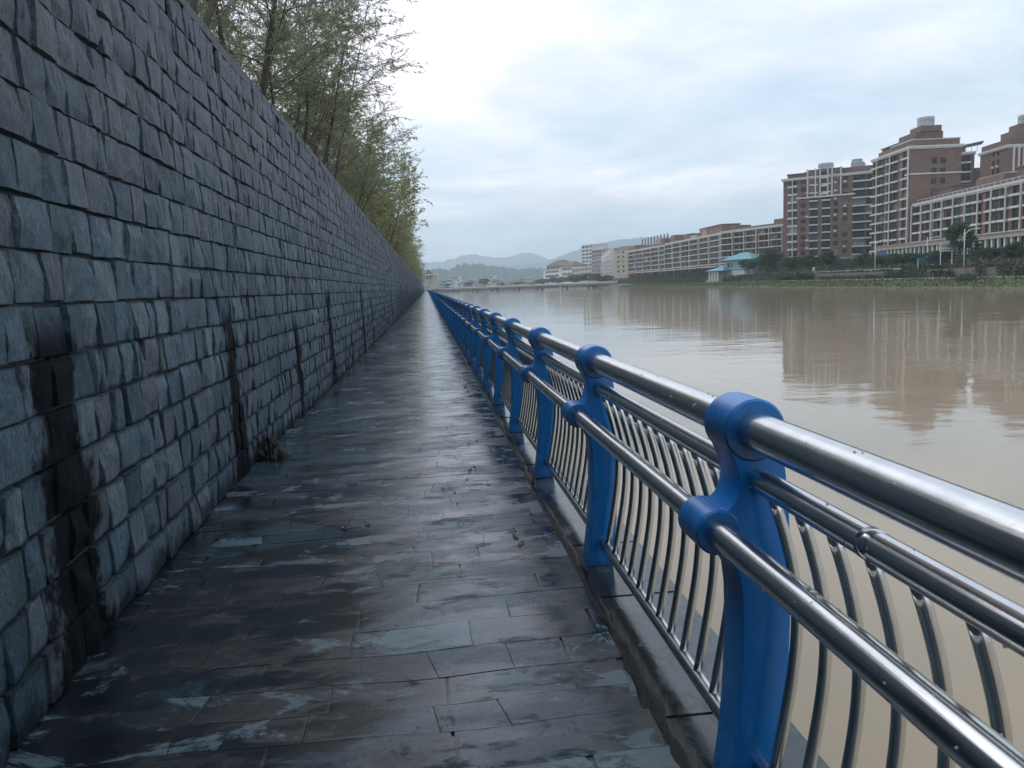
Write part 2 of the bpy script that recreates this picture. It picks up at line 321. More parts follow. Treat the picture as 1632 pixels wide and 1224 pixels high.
# ------------------------------------------------------------------ stone wall
WALLH, ROWS, RW = 3.73, 17, 3.645
_wy = [-3, 0, 2.6, 4.0, 7.5, 13, 30, 620]; _wx = [-1.36, -1.40, -1.475, -1.56, -1.645, -1.615, -1.61, -1.61]
def wx(y): return np.interp(y, _wy, _wx)
def batter(z): return -.022*np.asarray(z)
wall = empty('stone_wall', (-1.6, 0, 0), 0, 'long dark slate block wall with narrow slots along its top, beside the wet walkway', 'wall')
wo_ = Vector((1.6, 0, 0))
def vnoise(P, sc, off=0):
    return np.array([mn.noise(Vector((p[0]*sc[0] + off, p[1]*sc[1], p[2]*sc[2]))) for p in P])
def stones(y_lo, y_hi, n, wr, deep):
    V, Fc, T = [], [], []; base = 0
    u = np.linspace(0, 1, n); uu, vv = np.meshgrid(u, u, indexing='ij')
    q = np.arange(n*n).reshape(n, n); quads = np.stack([q[:-1, :-1], q[1:, :-1], q[1:, 1:], q[:-1, 1:]], -1).reshape(-1, 4)
    rh = RW/ROWS
    for r in range(ROWS):
        z0r, z1r = r*rh + .0035, (r+1)*rh - .0035
        y = y_lo + rng.uniform(-.2, 0)
        while y < y_hi:
            narrow = rng.random() < (.16 if 4 < r < 13 else .06)
            w = rng.uniform(.07, .12) if narrow else rng.uniform(*wr)
            g = rng.uniform(.002, .006) if deep else .012
            top = r == ROWS - 1
            ya, yb = y + g, y + w - g
            if top:                                   # crenel slots every 1.4 m in the top course
                k = round((y + w/2 - 5.9)/1.42)*1.42 + 5.9
                if ya < k + .07 and yb > k - .07:
                    if (ya + yb)/2 < k: yb = k - .075
                    else: ya = k + .075
            y += w
            if yb - ya < .03: continue
            dz = rng.uniform(-.006, .006); slant = rng.normal(0, .0035)
            za, zb = z0r + dz, z1r + dz + (rng.uniform(0, .012) if top else 0)
            Y = ya + (yb - ya)*uu + slant*(vv - .5); Z = za + (zb - za)*vv
            p0 = rng.uniform(.014, .027); h = p0 + rng.normal(0, .007)*(uu - .5) + rng.normal(0, .006)*(vv - .5)
            for _ in range(rng.integers(2, 5)):              # facets of the split face
                an = rng.uniform(0, 2*pi); d = (uu - .5)*cos(an) + (vv - .5)*sin(an)
                h = np.minimum(h, p0 + .003 - (d - rng.uniform(.05, .30))*rng.uniform(.015, .065))
            if rng.random() < .22:                           # a corner or flank broken off
                an = rng.uniform(0, 2*pi); d = (uu - .5)*cos(an)*1.25 + (vv - .5)*sin(an)*.9
                h = np.minimum(h, p0 + .004 - (d - rng.uniform(.28, .48))*rng.uniform(.08, .2))
            for _ in range(rng.integers(0, 3)):              # steps of the cleavage
                an = rng.normal(pi*.5, .7)*rng.choice((-1, 1)) + (pi/2 if rng.random() < .5 else 0); d = (uu - .5)*cos(an) + (vv - .5)*sin(an) + .06*np.sin(uu*9 + vv*7 + an)
                h = h - np.where(d > rng.uniform(-.1, .35), rng.uniform(.002, .0055), 0)
            if n > 5:
                pp = np.stack([np.zeros(n*n), Y.ravel(), Z.ravel()], 1); o = rng.uniform(0, 50)
                a = vnoise(pp, (1, 11, 5), o); b = vnoise(pp, (1, 30, 12), o)
                h = h + (.005*a + .0045*b).reshape(n, n)
            e = np.minimum(np.minimum(uu, 1 - uu)*(yb - ya), np.minimum(vv, 1 - vv)*(zb - za))
            if n > 5: h = h - .006*np.clip(1 - e/.014, 0, 1)
            h = np.maximum(h, -.002)
            ring = (uu == 0) | (uu == 1) | (vv == 0) | (vv == 1)
            X = wx(Y) + batter(Z) + np.where(ring, -.013, h)
            if True:                                     # pull the first inner ring out so that the sides are steep
                X_ = X.copy(); i1 = u[1]
                Yc = np.where(uu == i1, ya + .006, np.where(uu == u[-2], yb - .006, Y)); Zc = np.where(vv == i1, za + .006, np.where(vv == u[-2], zb - .006, Z))
                Y, Z, X = np.where(ring, Y, Yc), np.where(ring, Z, Zc), X_
                e = np.where((uu == i1) | (uu == u[-2]) | (vv == i1) | (vv == u[-2]), .004, e)
            V.append(np.stack([X + 1.6, Y, Z], -1).reshape(-1, 3)); Fc.append(quads + base); base += n*n
            tv = np.zeros((n*n, 4)); tv[:, 0] = rng.random(); tv[:, 1] = np.clip(e.ravel()/.06, 0, 1); tv[:, 3] = 1
            tv[:, 2] = ((vv > .93) & (rng.random() < .5)).ravel()
            T.append(tv)
    return np.concatenate(V), np.concatenate(Fc), np.concatenate(T)
for (a, b, n, wr, dp) in ((.6, 6.5, 14, (.16, .30), True), (6.5, 15, 9, (.15, .29), True), (15, 48, 5, (.15, .28), True), (48, 190, 4, (.17, .32), False)):
    v, f, t = stones(a, b, n, wr, dp)
    me = mesh('stonework', v, f, M['slate'], n > 5, t)
    if n > 5: me.set_sharp_from_angle(angle=radians(38))
    link('stonework', me, wall)
core = MB()
ys = [-3, 0, 1.5, 2.6, 4, 5.5, 6.3, 7.5, 10, 13, 20, 30, 100, 190]
for y0, y1 in zip(ys[:-1], ys[1:]):
    H = RW - RW/ROWS - .012
    a0, a1 = float(wx(y0)) + 1.6 - .009, float(wx(y1)) + 1.6 - .009
    core.add([(a0, y0, -.2), (a1, y1, -.2), (a1 - .022*H, y1, H), (a0 - .022*H, y0, H), (a0 - .42, y0, -.2), (a1 - .42, y1, -.2), (a1 - .42, y1, H), (a0 - .42, y0, H)],
             [(0, 1, 2, 3), (3, 2, 6, 7), (4, 7, 6, 5)] + ([(0, 3, 7, 4)] if y0 == -3 else []))
core.obj('mortar_core', M['mortar'], wall)
cop, back = MB(), MB()                                   # capping slabs, and masonry behind the slotted top course, coloured dark for the slots' shade
rhh = RW/ROWS; slots = [5.9 + 1.42*k for k in range(-6, 130)]
for ka, kb in zip(slots[:-1], slots[1:]):
    a0 = float(wx((ka + kb)/2)) + 1.6 - .022*RW
    back.box(a0 - .46, ka + .07, RW - rhh - .012, a0 - .010, kb - .07, RW - .001)
    back.box(a0 - .44, kb - .07, RW - rhh - .012, a0 - .30, kb + .07, RW - .001)
y = -2.5
while y < 190:
    w = random.uniform(.45, .95) if y < 60 else 4.
    a0 = float(wx(y + w/2)) + 1.6 - .022*RW; hz = .075 if y + w < 6.5 else 0
    cop.box(a0 - .47, y + .003, RW + .002, a0 + random.uniform(.010, .022), y + w - .003, WALLH + hz + random.uniform(-.006, .010)); y += w
cop.obj('coping', M['slate'], wall); back.obj('slot_backing', M['mortar'], wall)
far_ = MB()                                              # the last stretch, where the courses are thinner than a pixel
far_.box(-.45, 190, -.2, 0, 612, WALLH)
far_.obj('far_stretch', M['slate'], wall)

# ------------------------------------------------------------------ walkway
def slabs():
    V, Fc, T = [], [], []; base = 0; y = .5; nx, ny = 7, 4
    q = np.arange(nx*ny).reshape(nx, ny); quads = np.stack([q[:-1, :-1], q[1:, :-1], q[1:, 1:], q[:-1, 1:]], -1).reshape(-1, 4)
    u = np.linspace(0, 1, nx); v = np.linspace(0, 1, ny); uu, vv = np.meshgrid(u, v, indexing='ij')
    while y < 60:
        d = rng.uniform(.15, .30); x = -1.72 + rng.uniform(-.5, 0); sk = 0.
        while x < .70:
            w = rng.uniform(.22, .72); xa, xb = max(x, -1.72) + .0015, min(x + w, .705) - .0015; x += w
            if xb - xa < .04: continue
            sl_, sr_ = sk, rng.normal(0, .03); sk = sr_
            X = xa + (xb - xa)*uu + (vv - .5)*(sl_*(1 - uu) + sr_*uu)*(np.abs(xa + 1.72) > .02)*(xb < .70); Y = y + .0015 + (d - .003)*vv + .012*X 
            Y = Y + .016*np.sin(3.1*X + 1.7*Y) + .007*np.sin(9*X + 4*Y)
            zc = rng.normal(0, .0003); Z = zc + rng.normal(0, .0010)*(uu - .5) + rng.normal(0, .0008)*(vv - .5)
            e = np.minimum(np.minimum(uu, 1 - uu)*(xb - xa), np.minimum(vv, 1 - vv)*d)
            ring = e < 1e-6; Z = np.where(ring, Z - .0004, Z)
            Xc = np.where((uu == u[1]), X[0:1, :] + .012, np.where(uu == u[-2], X[-1:, :] - .012, X)); Yc = np.where(vv == v[1], Y[:, 0:1] + .012, np.where(vv == v[-2], Y[:, -1:] - .012, Y))
            X, Y = np.where(ring, X, Xc), np.where(ring, Y, Yc)
            V.append(np.stack([X, Y, Z], -1).reshape(-1, 3)); Fc.append(quads + base); base += nx*ny
            tv = np.zeros((nx*ny, 4)); tv[:, 0] = rng.random(); tv[:, 1] = np.where(ring, 0, .3).ravel(); tv[:, 3] = 1; T.append(tv)
        y += d
    return np.concatenate(V), np.concatenate(Fc), np.concatenate(T)
v, f, t = slabs()
nv = len(v); X0 = [(-1.76, .3, -.009), (.74, .3, -.009), (.74, 60.5, -.009), (-1.76, 60.5, -.009), (-1.76, 60.2, 0), (.74, 60.2, 0), (.74, 612, 0), (-1.76, 612, 0)]
v = np.concatenate([v, np.array(X0)]); f = np.concatenate([f, np.array([[0, 1, 2, 3], [4, 5, 6, 7]]) + nv]); t = np.concatenate([t, np.array([[.2, 0, 0, 1]]*4 + [[.5, .3, 0, 1]]*4)])
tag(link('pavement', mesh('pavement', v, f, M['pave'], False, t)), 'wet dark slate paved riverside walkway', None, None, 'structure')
KX0, KX1 = .712, 1.17
kv, kf, kt = [], [], []; y = .4
while y < 612:
    w = random.uniform(.75, 1.1) if y < 60 else 12.
    b = len(kv); z = random.uniform(-.012, -.004); r_ = random.random(); x1 = KX1 + random.uniform(-.012, .012)
    for (xx, yy, zz_) in ((KX0, y + .004, z - .3), (KX0, y + w - .004, z - .3), (KX0 + .01, y + w - .01, z), (KX0 + .01, y + .01, z), (x1 - .01, y + .01, z), (x1 - .01, y + w - .01, z), (x1, y + w - .004, z - .012), (x1, y + .004, z - .012), (x1, y + w - .004, -.12), (x1, y + .004, -.12)):
        kv.append((xx, yy, zz_)); kt.append((r_, 0, 0, 1))
    kf += [(b, b+3, b+2, b+1), (b+3, b+4, b+5, b+2), (b+4, b+7, b+6, b+5), (b+7, b+9, b+8, b+6), (b, b+9, b+7, b+4, b+3), (b+1, b+2, b+5, b+6, b+8)]; y += w
tag(link('kerb', mesh('kerb', kv, kf, M['kerb'], False, kt)), 'pale wet kerb stones under the railing', None, None, 'structure')
sv, sf = [], []; K = 7; ys_ = np.arange(.6, 40, .035)
for i, yy in enumerate(ys_):
    wdt = .040 + .028*mn.noise(Vector((0, yy*1.3, 2))) + .03*mn.noise(Vector((0, yy*6, 5))); cx_ = .722 + .035*mn.noise(Vector((3, yy*.8, 2)))
    for j in range(K):
        s_ = j/(K-1)*2 - 1; sv.append((cx_ + s_*max(.012, wdt), yy, -.016 + (1 - s_*s_)*(.018 + .008*mn.noise(Vector((s_*3, yy*5, 1))) + .010*mn.noise(Vector((s_*8, yy*31, 1))))))
for i in range(len(ys_) - 1):
    for j in range(K-1): a = i*K + j; sf.append((a, a+1, a+K+1, a+K))
M['silt'] = simple('wet_silt', (.008, .0075, .006), .32, .5, 14, bump=.6, bscale=70)
M['silt'].node_tree.nodes['Principled BSDF'].inputs['Specular IOR Level'].default_value = .12
tag(link('dirt_strip', mesh('dirt_strip', sv, sf, M['silt'], True)), 'dark wet silt along the kerb joint', None, None, 'stuff')
emb = MB(); emb.box(-1.9, -3, -3, 1.13, 612, -.11)
tag(emb.obj('quay_base', M['kerb']), 'stone quay carrying the walkway', None, None, 'structure')
ter = MB(); ter.box(-400, -20, -3, -2.03, 640, 3.05)
tag(ter.obj('ground', M['soil']), 'raised ground behind the stone wall', None, None, 'structure')
# ------------------------------------------------------------------ river
wat = MB(); wat.add([(1.1, -60, -1.5), (1500, -60, -1.5), (1500, 1500, -1.5), (-900, 1500, -1.5), (-900, 612, -1.5), (1.1, 612, -1.5)], [(0, 1, 2, 3, 4, 5)])
tag(wat.obj('river_water', M['water']), 'calm muddy brown river water', None, None, 'structure')
bed = MB(); bed.box(-4100, -120, -6, 6400, 8500, -2.6)
tag(bed.obj('ground_sheet', M['soil']), None, None, None, 'structure')

# ------------------------------------------------------------------ riverside railing
rail = empty('riverside_railing', (.84, 1.99, 0), 0, 'blue cast posts carrying stainless steel rails and bowed balusters along the river', 'railing')
RX, RY, SP = .84, 1.99, 1.985
c1, R1, c2, R2 = (.853, 1.09), .084, (.750, .815), .062
c3, c4 = (.866, .953), (.870, .117)
def arc(c, r, a0, a1, n): return [(c[0] + r*cos(radians(a0 + (a1 - a0)*i/(n-1))), c[1] + r*sin(radians(a0 + (a1 - a0)*i/(n-1)))) for i in range(n)]
def outline(q=1.):
    o = arc(c1, R1, -32, 214, max(6, int(22*q)))
    o += [(.797, 1.010), (.808, .980), (.812, .948), (.807, .916), (.796, .892)]
    o += arc(c2, R2, 66, 296, max(5, int(18*q)))
    o += [(.795, .715), (.812, .680), (.819, .62), (.821, .53), (.818, .41), (.811, .28), (.797, .14), (.779, .03), (.774, -.006)]
    o += [(.916, -.006), (.922, .07), (.933, .17), (.944, .29), (.952, .41), (.957, .53), (.958, .66), (.955, .80), (.950, .90), (.942, .975), (.931, 1.02)]
    return [(x - RX, z) for x, z in o]
import bmesh
def post_mesh(q, th, bev):
    o = outline(q); n = len(o); bm = bmesh.new()
    a = [bm.verts.new((x, -th/2, z)) for x, z in o]; b = [bm.verts.new((x, th/2, z)) for x, z in o]
    bm.faces.new(a[::-1]); bm.faces.new(b)
    for i in range(n): bm.faces.new((a[i], a[(i+1) % n], b[(i+1) % n], b[i]))
    bmesh.ops.recalc_face_normals(bm, faces=bm.faces)
    if bev:
        ed = [e for e in bm.edges if abs(e.verts[0].co.y - e.verts[1].co.y) < 1e-6]
        bmesh.ops.bevel(bm, geom=ed, offset=bev, segments=2, affect='EDGES', profile=.6, clamp_overlap=True)
    bmesh.ops.triangulate(bm, faces=[f for f in bm.faces if len(f.verts) > 4])
    me = bpy.data.meshes.new('post'); bm.to_mesh(me); bm.free(); me.materials.append(M['blue']); autosmooth(me, 32); return me
def collar_mesh(r0, r1, th, n=36):
    m = MB(); b = .006; prof = [(r0, -th/2), (r1 - b, -th/2), (r1, -th/2 + b), (r1, th/2 - b), (r1 - b, th/2), (r0, th/2)]
    k = len(prof); v = [(r*cos(2*pi*j/n), y, r*sin(2*pi*j/n)) for r, y in prof for j in range(n)]
    m.add(v, [(i*n + j, i*n + (j+1) % n, ((i+1) % k)*n + (j+1) % n, ((i+1) % k)*n + j) for i in range(k) for j in range(n)])
    me = m.me('collar', M['blue']); bm = bmesh.new(); bm.from_mesh(me); bmesh.ops.recalc_face_normals(bm, faces=bm.faces); bm.to_mesh(me); bm.free(); autosmooth(me, 35); return me
P_near, P_far = post_mesh(1., .15, .007), post_mesh(.5, .15, 0)
C1m, C2m = collar_mesh(.050, R1 + .0015, .162), collar_mesh(.034, R2 + .0015, .162)
stub = MB(); stub.tube([(0, -.085, 0), (0, .085, 0)], .030, 20); SL = stub.me('socket', M['blue'], True)
def near_post(k):
    y = RY + .075 + k*SP
    p = link('post', P_near if k < 14 else P_far, rail, (0, y - RY, 0))
    if k < 24:
        link('collar', C1m, p, (c1[0] - RX, 0, c1[1])); link('collar', C2m, p, (c2[0] - RX, 0, c2[1]))
NPOST = 100
for k in range(-1, NPOST - 1): near_post(k)
# beyond: one mass of posts a pixel or less apart
base_v = np.array([v.co[:] for v in P_far.vertices]); base_f = [tuple(p.vertices) for p in P_far.polygons]
V, Fa = [], []
for i, k in enumerate(range(NPOST - 1, 305)):
    V.append(base_v + np.array([0, .075 + k*SP, 0])); Fa += [tuple(a + i*len(base_v) for a in f_) for f_ in base_f]
tag(link('far_posts', mesh('far_posts', np.concatenate(V), Fa, M['blue']), rail), kind='stuff')
def rail_tube(name, c, r, n=28):
    m = MB(); m.tube([(c[0] - RX, -3.0, c[1]), (c[0] - RX, 20, c[1]), (c[0] - RX, 600, c[1])], r, n); o = m.obj(name, M['steel'], rail); autosmooth(o, 40)
rail_tube('top_rail', c1, .0515); rail_tube('front_rail', c2, .0362); rail_tube('rear_rail', c3, .0335, 24); rail_tube('bottom_rail', c4, .0265, 20)
def bal_path(n):
    pts = []
    for i in range(n):
        s = i/(n-1); z = c3[1] - .015 + (c4[1] + .01 - c3[1] + .015)*s
        x = c3[0] + (c4[0] - c3[0])*s + .068*sin(pi*s) + .008*sin(2*pi*s)
        pts.append((x - RX, 0, z))
    return pts
def bal_mesh(n, sides, r=.0155):
    m = MB(); m.tube(bal_path(n), r, sides)
    return m
B_near = bal_mesh(16, 12); b1 = B_near.me('baluster', M['steel'], True)
offs = [(.15 + (SP - .15)*(i + .5)/12) for i in range(12)]
ball = [RY + k*SP + o_ for k in range(-1, 82) for o_ in offs]
for y in ball[:100]: link('baluster', b1, rail, (0, y - RY, 0))
lo = bal_mesh(8, 5); lv = np.array(lo.v)
V, Fa = [], []
for i, y in enumerate(ball[100:]):
    V.append(lv + np.array([0, y - RY, 0])); Fa += [tuple(a + i*len(lv) for a in f_) for f_ in lo.f]
tag(link('far_balusters', mesh('far_balusters', np.concatenate(V), Fa, M['steel'], True), rail), kind='stuff')
dm = MB(); g_ = random.Random(5)                           # rain drops clinging to the near rails, a sleeve joint
for c_, r_, nd in ((c1, .0515, 70), (c2, .0362, 90), (c3, .0335, 50)):
    for i in range(nd):
        yy = g_.uniform(.7, 6.0); a = radians(g_.choice((g_.uniform(255, 285), g_.uniform(40, 140), g_.uniform(150, 250)))); rr = g_.uniform(.0015, .0038)
        p_ = Vector((c_[0] - RX + cos(a)*r_, yy - RY, c_[1] + sin(a)*r_)); dm.lathe([(rr*.3, -rr), (rr*.85, -rr*.5), (rr, 0), (rr*.85, rr*.5), (rr*.3, rr)], 6, 0, p_)
for yy, rr, a in ((1.50, .009, 80), (1.47, .007, 76), (1.44, .006, 84)):
    dm.lathe([(rr*.3, -rr*.6), (rr*.85, -rr*.3), (rr, 0), (rr*.85, rr*.4), (rr*.3, rr*.7)], 10, 0, Vector((c2[0] - RX + cos(radians(a))*.0362, yy - RY, c2[1] + sin(radians(a))*.0362)))
dw = NT('rain_drop'); dw.out((.75, .78, .8), .03, Specular_IOR_Level=.6, Transmission_Weight=.6, IOR=1.33)
tag(dm.obj('water_drops', dw.mat, rail, True), kind='stuff')
for yy in (1.42, 9.3, 15.2): m = MB(); m.tube([(c3[0] - RX, yy - RY, c3[1]), (c3[0] - RX, yy - RY + .035, c3[1])], .0352, 24); m.obj('rail_sleeve', M['steel'], rail, True)
# ------------------------------------------------------------------ far bank: materials
M['brick'] = simple('red_brown_brick', (.200, .120, .096), .85, .2, .5)
M['brick2'] = simple('dark_brown_brick', (.165, .108, .098), .85, .16, .6)
M['white'] = simple('white_band_paint', (.60, .58, .54), .7, .10, .5)
M['cream'] = simple('cream_render', (.44, .39, .32), .8, .10, .4)
M['offw'] = simple('pale_render', (.62, .60, .57), .8, .12, .3)
M['pinkr'] = simple('pinkish_tile', (.34, .24, .22), .8, .12, .3)
M['greyr'] = simple('grey_render', (.36, .37, .38), .8, .15, .2)
M['roofred'] = simple('red_roof_tile', (.13, .075, .066), .8, .15, .5)
M['teal'] = simple('teal_metal_roof', (.05, .22, .28), .5, .12, .6)
M['tealwall'] = simple('grey_green_wall', (.30, .38, .38), .8, .12, .5)
M['frame_dark'] = simple('dark_window_frame', (.07, .07, .075), .5, .1, 2)
M['tank'] = simple('steel_water_tank', (.42, .46, .48), .4, .15, 1.5)
M['lampm'] = simple('white_lamp_paint', (.62, .64, .65), .5, .08, 2)
M['stonew'] = simple('retaining_stone', (.15, .125, .105), .9, .35, .45, bump=.4, bscale=3)
M['whitestone'] = simple('white_stone', (.60, .60, .58), .6, .1, 2)
M['conc'] = simple('bridge_concrete', (.22, .225, .23), .85, .2, .2)
M['hoard'] = simple('teal_hoarding', (.05, .16, .17), .6, .15, .5)
M['bluebd'] = simple('blue_board', (.06, .20, .32), .5, .15, .5)
M['ink'] = simple('dark_lettering', (.05, .07, .10), .6, .05, 3)
def mat_glass():
    m = NT('window_glass'); oi = m.n('ShaderNodeObjectInfo').outputs['Random']
    c = m.ramp(oi, [(0, (.010, .016, .020)), (.35, (.022, .036, .038)), (.6, (.028, .024, .040)), (.84, (.040, .058, .060)), (.93, (.10, .098, .10)), (1, (.30, .29, .27))])
    return m.out(c, .25, Specular_IOR_Level=.18)
M['glass'] = mat_glass()
def mat_grass():
    m = NT('bank_grass'); n1 = m.noise(m.pos((1, 1, 1)), .22, 6, .65); n2 = m.noise(m.pos(), 1.6, 5, .7); P = m.xyz()
    c = m.mix(.5, m.ramp(n1, [(.30, (.045, .060, .028)), (.52, (.065, .095, .030)), (.72, (.10, .135, .032))]), m.ramp(n2, [(.3, (.035, .05, .02)), (.7, (.10, .12, .05))]))
    mud = m.sstep(m.math('ADD', P[2], m.math('MULTIPLY', n1, .8)), -.75, -1.15)
    return m.out(m.mix(mud, c, (.075, .072, .045)), .9, m.bump(n2, .8, .3))
M['grass'] = mat_grass()
M['treeleaf'] = mat_leaf('dark_tree_leaves', (.026, .058, .028), (.062, .105, .042))
M['hedgeleaf'] = mat_leaf('hedge_leaves', (.026, .046, .020), (.062, .086, .036))
M['mulleaf'] = mat_leaf('shrub_leaves', (.035, .055, .022), (.075, .095, .035))
M['trunk'] = simple('tree_trunk', (.07, .06, .05), .9, .3, 3)
def mat_hill(name, a, b, s):
    m = NT(name); n1 = m.noise(m.pos(), s, 7, .68); n2 = m.noise(m.pos(), s*9, 5, .7)
    return m.out(m.mix(.5, m.ramp(n1, [(.32, a), (.66, b)]), m.ramp(n2, [(.35, a), (.65, b)])), .95, m.bump(n2, 1., 6.))

# ------------------------------------------------------------------ far bank: ground
WL = [(92, -40), (80, 30), (74, 70), (70.5, 107), (69.5, 150), (69, 205), (66.5, 300), (63, 390), (59, 455), (57, 486), (57, 560), (70, 760)]
wl_d = [p[1] for p in WL]; wl_l = [p[0] for p in WL]
def water_lat(d): return float(np.interp(d, wl_d, wl_l))
PROF = [(-6, -3.2), (0, -1.52), (2.0, -1.05), (4.5, -.62), (7, -.34), (8.6, -.30)]
ds = list(np.linspace(-40, 60, 8)) + list(np.linspace(66, 480, 150))
gv, gf = [], []; K = 15
for d in ds:
    for j in range(K):
        s = j/(K-1)*14.6 - 6; z = float(np.interp(s, [p[0] for p in PROF], [p[1] for p in PROF])); l = water_lat(d)
        bump_ = 0 if s < -1 or s > 7.5 else .22*mn.noise(Vector((d*.35, s*.6, 1))) + .12*mn.noise(Vector((d*1.3, s*1.7, 4)))
        gv.append(LD(l + s + (.7*mn.noise(Vector((d*.12, 3, 0))) if s < 5 else 0), d, z + bump_))
for i in range(len(ds)-1):
    for j in range(K-1): a = i*K + j; gf.append((a, a+1, a+K+1, a+K))
tag(link('river_bank', mesh('river_bank', gv, gf, M['grass'], True)), 'grassy far river bank', None, None, 'structure')
# promenade and rising ground behind it
PR = [(8.6, -.29), (10.2, -.25), (10.25, 1.30), (14, 1.55), (14.05, 2.2), (22, 2.3), (30, 4.4), (60, 4.6), (700, 5.0)]
M['slope'] = simple('planted_slope', (.030, .042, .020), .95, .4, .5, bump=.5, bscale=3)
pv, pf = [], []
for d in ds + [560, 760]:
    for s, z in PR: pv.append(LD(water_lat(d) + s, d, z))
K = len(PR)
for i in range(len(ds)+1):
    for j in range(K-1): a = i*K + j; pf.append((a, a+1, a+K+1, a+K))
tag(link('promenade_ground', mesh('promenade_ground', pv, pf, M['slope'])), 'ground rising behind the far bank', None, None, 'structure')
def strip(name, mat, d0, d1, s0, s1, z0, z1, label, cat, step=6., parent=None, wob=0.):
    v, f = [], []; n = max(1, int((d1 - d0)/step))
    for i in range(n+1):
        d = d0 + (d1 - d0)*i/n; l = water_lat(d); k = wob*mn.noise(Vector((d*.21, s0, 7)))
        v += [LD(l + s0, d, z0), LD(l + s1, d, z0), LD(l + s1, d, z1 + k), LD(l + s0, d, z1 + k)]
    for i in range(n):
        a = i*4; f += [(a, a+4, a+7, a+3), (a+1, a+2, a+6, a+5), (a+3, a+7, a+6, a+2)]
    f += [(0, 3, 2, 1), (n*4, n*4+1, n*4+2, n*4+3)]
    return tag(link(name, mesh(name, v, f, mat), parent), label, cat)
strip('bank_edge_rail', M['white'], 60, 478, 8.45, 8.66, -.32, -.10, 'thin white concrete edging line along the top of the far grass bank', 'edging')
strip('retaining_wall', M['stonew'], 60, 205, 9.9, 10.3, -.32, 1.45, 'brown stone retaining wall above the far grass bank on the right', 'wall')
strip('retaining_wall', M['stonew'], 207, 262, 9.9, 10.3, -.32, 1.30, 'low brown retaining wall between the grass bank and the curved tower', 'wall')
w_ = strip('terrace_wall', M['greyr'], 163, 224, 11.4, 11.9, .9, 2.0, 'pale grey terrace wall behind the brown wall, under the towers', 'wall')
w_ = strip('terrace_wall', M['stonew'], 84, 150, 13.6, 14.0, 1.2, 2.25, 'brown upper terrace wall at the right edge, below the hedge', 'wall')

# ------------------------------------------------------------------ foliage pieces
def leaf_cloud(cent, nrm_dir, size, asp=.45, tints=None):
    """flat diamond leaves: centres (n,3), long axis directions (n,3)"""
    n = len(cent); a = nrm_dir/np.maximum(np.linalg.norm(nrm_dir, axis=1, keepdims=True), 1e-6)
    r = rng.normal(size=(n, 3)); b = np.cross(a, r); b /= np.maximum(np.linalg.norm(b, axis=1, keepdims=True), 1e-6)
    L = (size*rng.uniform(.7, 1.3, n))[:, None]; Wd = L*asp
    v = np.stack([cent - a*L/2, cent + b*Wd/2, cent + a*L/2, cent - b*Wd/2], 1).reshape(-1, 3)
    f = np.arange(4*n).reshape(n, 4)
    t = np.zeros((n, 4)); t[:, 0] = rng.random(n) if tints is None else np.clip(tints + rng.normal(0, .18, n), 0, 1); t[:, 1] = rng.random(n); t[:, 3] = 1
    return v, f, np.repeat(t, 4, 0)
def blob_crown(name, rx, rz, nclump, nleaf, leaf, mat, seed, conic=0., round_=1.):
    g = np.random.default_rng(seed); Cs, Ds, Ts = [], [], []
    for _ in range(nclump):
        d = g.normal(size=3); d /= np.linalg.norm(d); rr = g.uniform(.35, 1.)**.6
        c = d*rr*np.array([rx, rx, rz]); hz = (c[2] + rz)/(2*rz)
        c[:2] *= (1 - conic*hz)
        s = g.uniform(.16, .34)*rx
        p = g.normal(size=(nleaf, 3)); p /= np.linalg.norm(p, axis=1, keepdims=True); p *= (g.uniform(.3, 1., (nleaf, 1))**.5)*s*np.array([1.15, 1.15, .75])
        Cs.append(c + p); Ds.append(g.normal(size=(nleaf, 3)) + np.array([0, 0, -.3])); Ts.append(np.full(nleaf, g.uniform(.1, .9)))
    v, f, t = leaf_cloud(np.concatenate(Cs), np.concatenate(Ds), leaf, .6, np.concatenate(Ts))
    return mesh(name, v, f, mat, False, t)
def trunk_mesh(h, r, seed, forks=4, spread=.8):
    random.seed(seed); m = MB(); top = Vector((random.uniform(-.15, .15), random.uniform(-.15, .15), h*.55))
    m.tube([(0, 0, -.4), top*.5, top], [r*1.25, r, r*.8], 8)
    for i in range(forks):
        a = 2*pi*i/forks + random.random(); e = top + Vector((cos(a)*spread, sin(a)*spread, h*random.uniform(.3, .45)))
        m.tube([top - Vector((0, 0, .1)), top.lerp(e, .5) + Vector((0, 0, .1*h)), e], [r*.7, r*.45, r*.15], 6)
    return m.me('trunk', M['trunk'], True)
CR = [blob_crown('crown', 2.6, 2.1, 60, 70, .34, M['treeleaf'], 11), blob_crown('crown', 2.5, 2.7, 66, 70, .34, M['treeleaf'], 12, .35), blob_crown('crown', 2.9, 1.7, 58, 70, .32, M['treeleaf'], 13),
      blob_crown('crown', 1.5, 3.6, 54, 66, .32, M['treeleaf'], 14, .75), blob_crown('crown', 2.4, 1.3, 44, 60, .28, M['mulleaf'], 15)]
TR = [trunk_mesh(4.2, .16, i + 3) for i in range(3)]
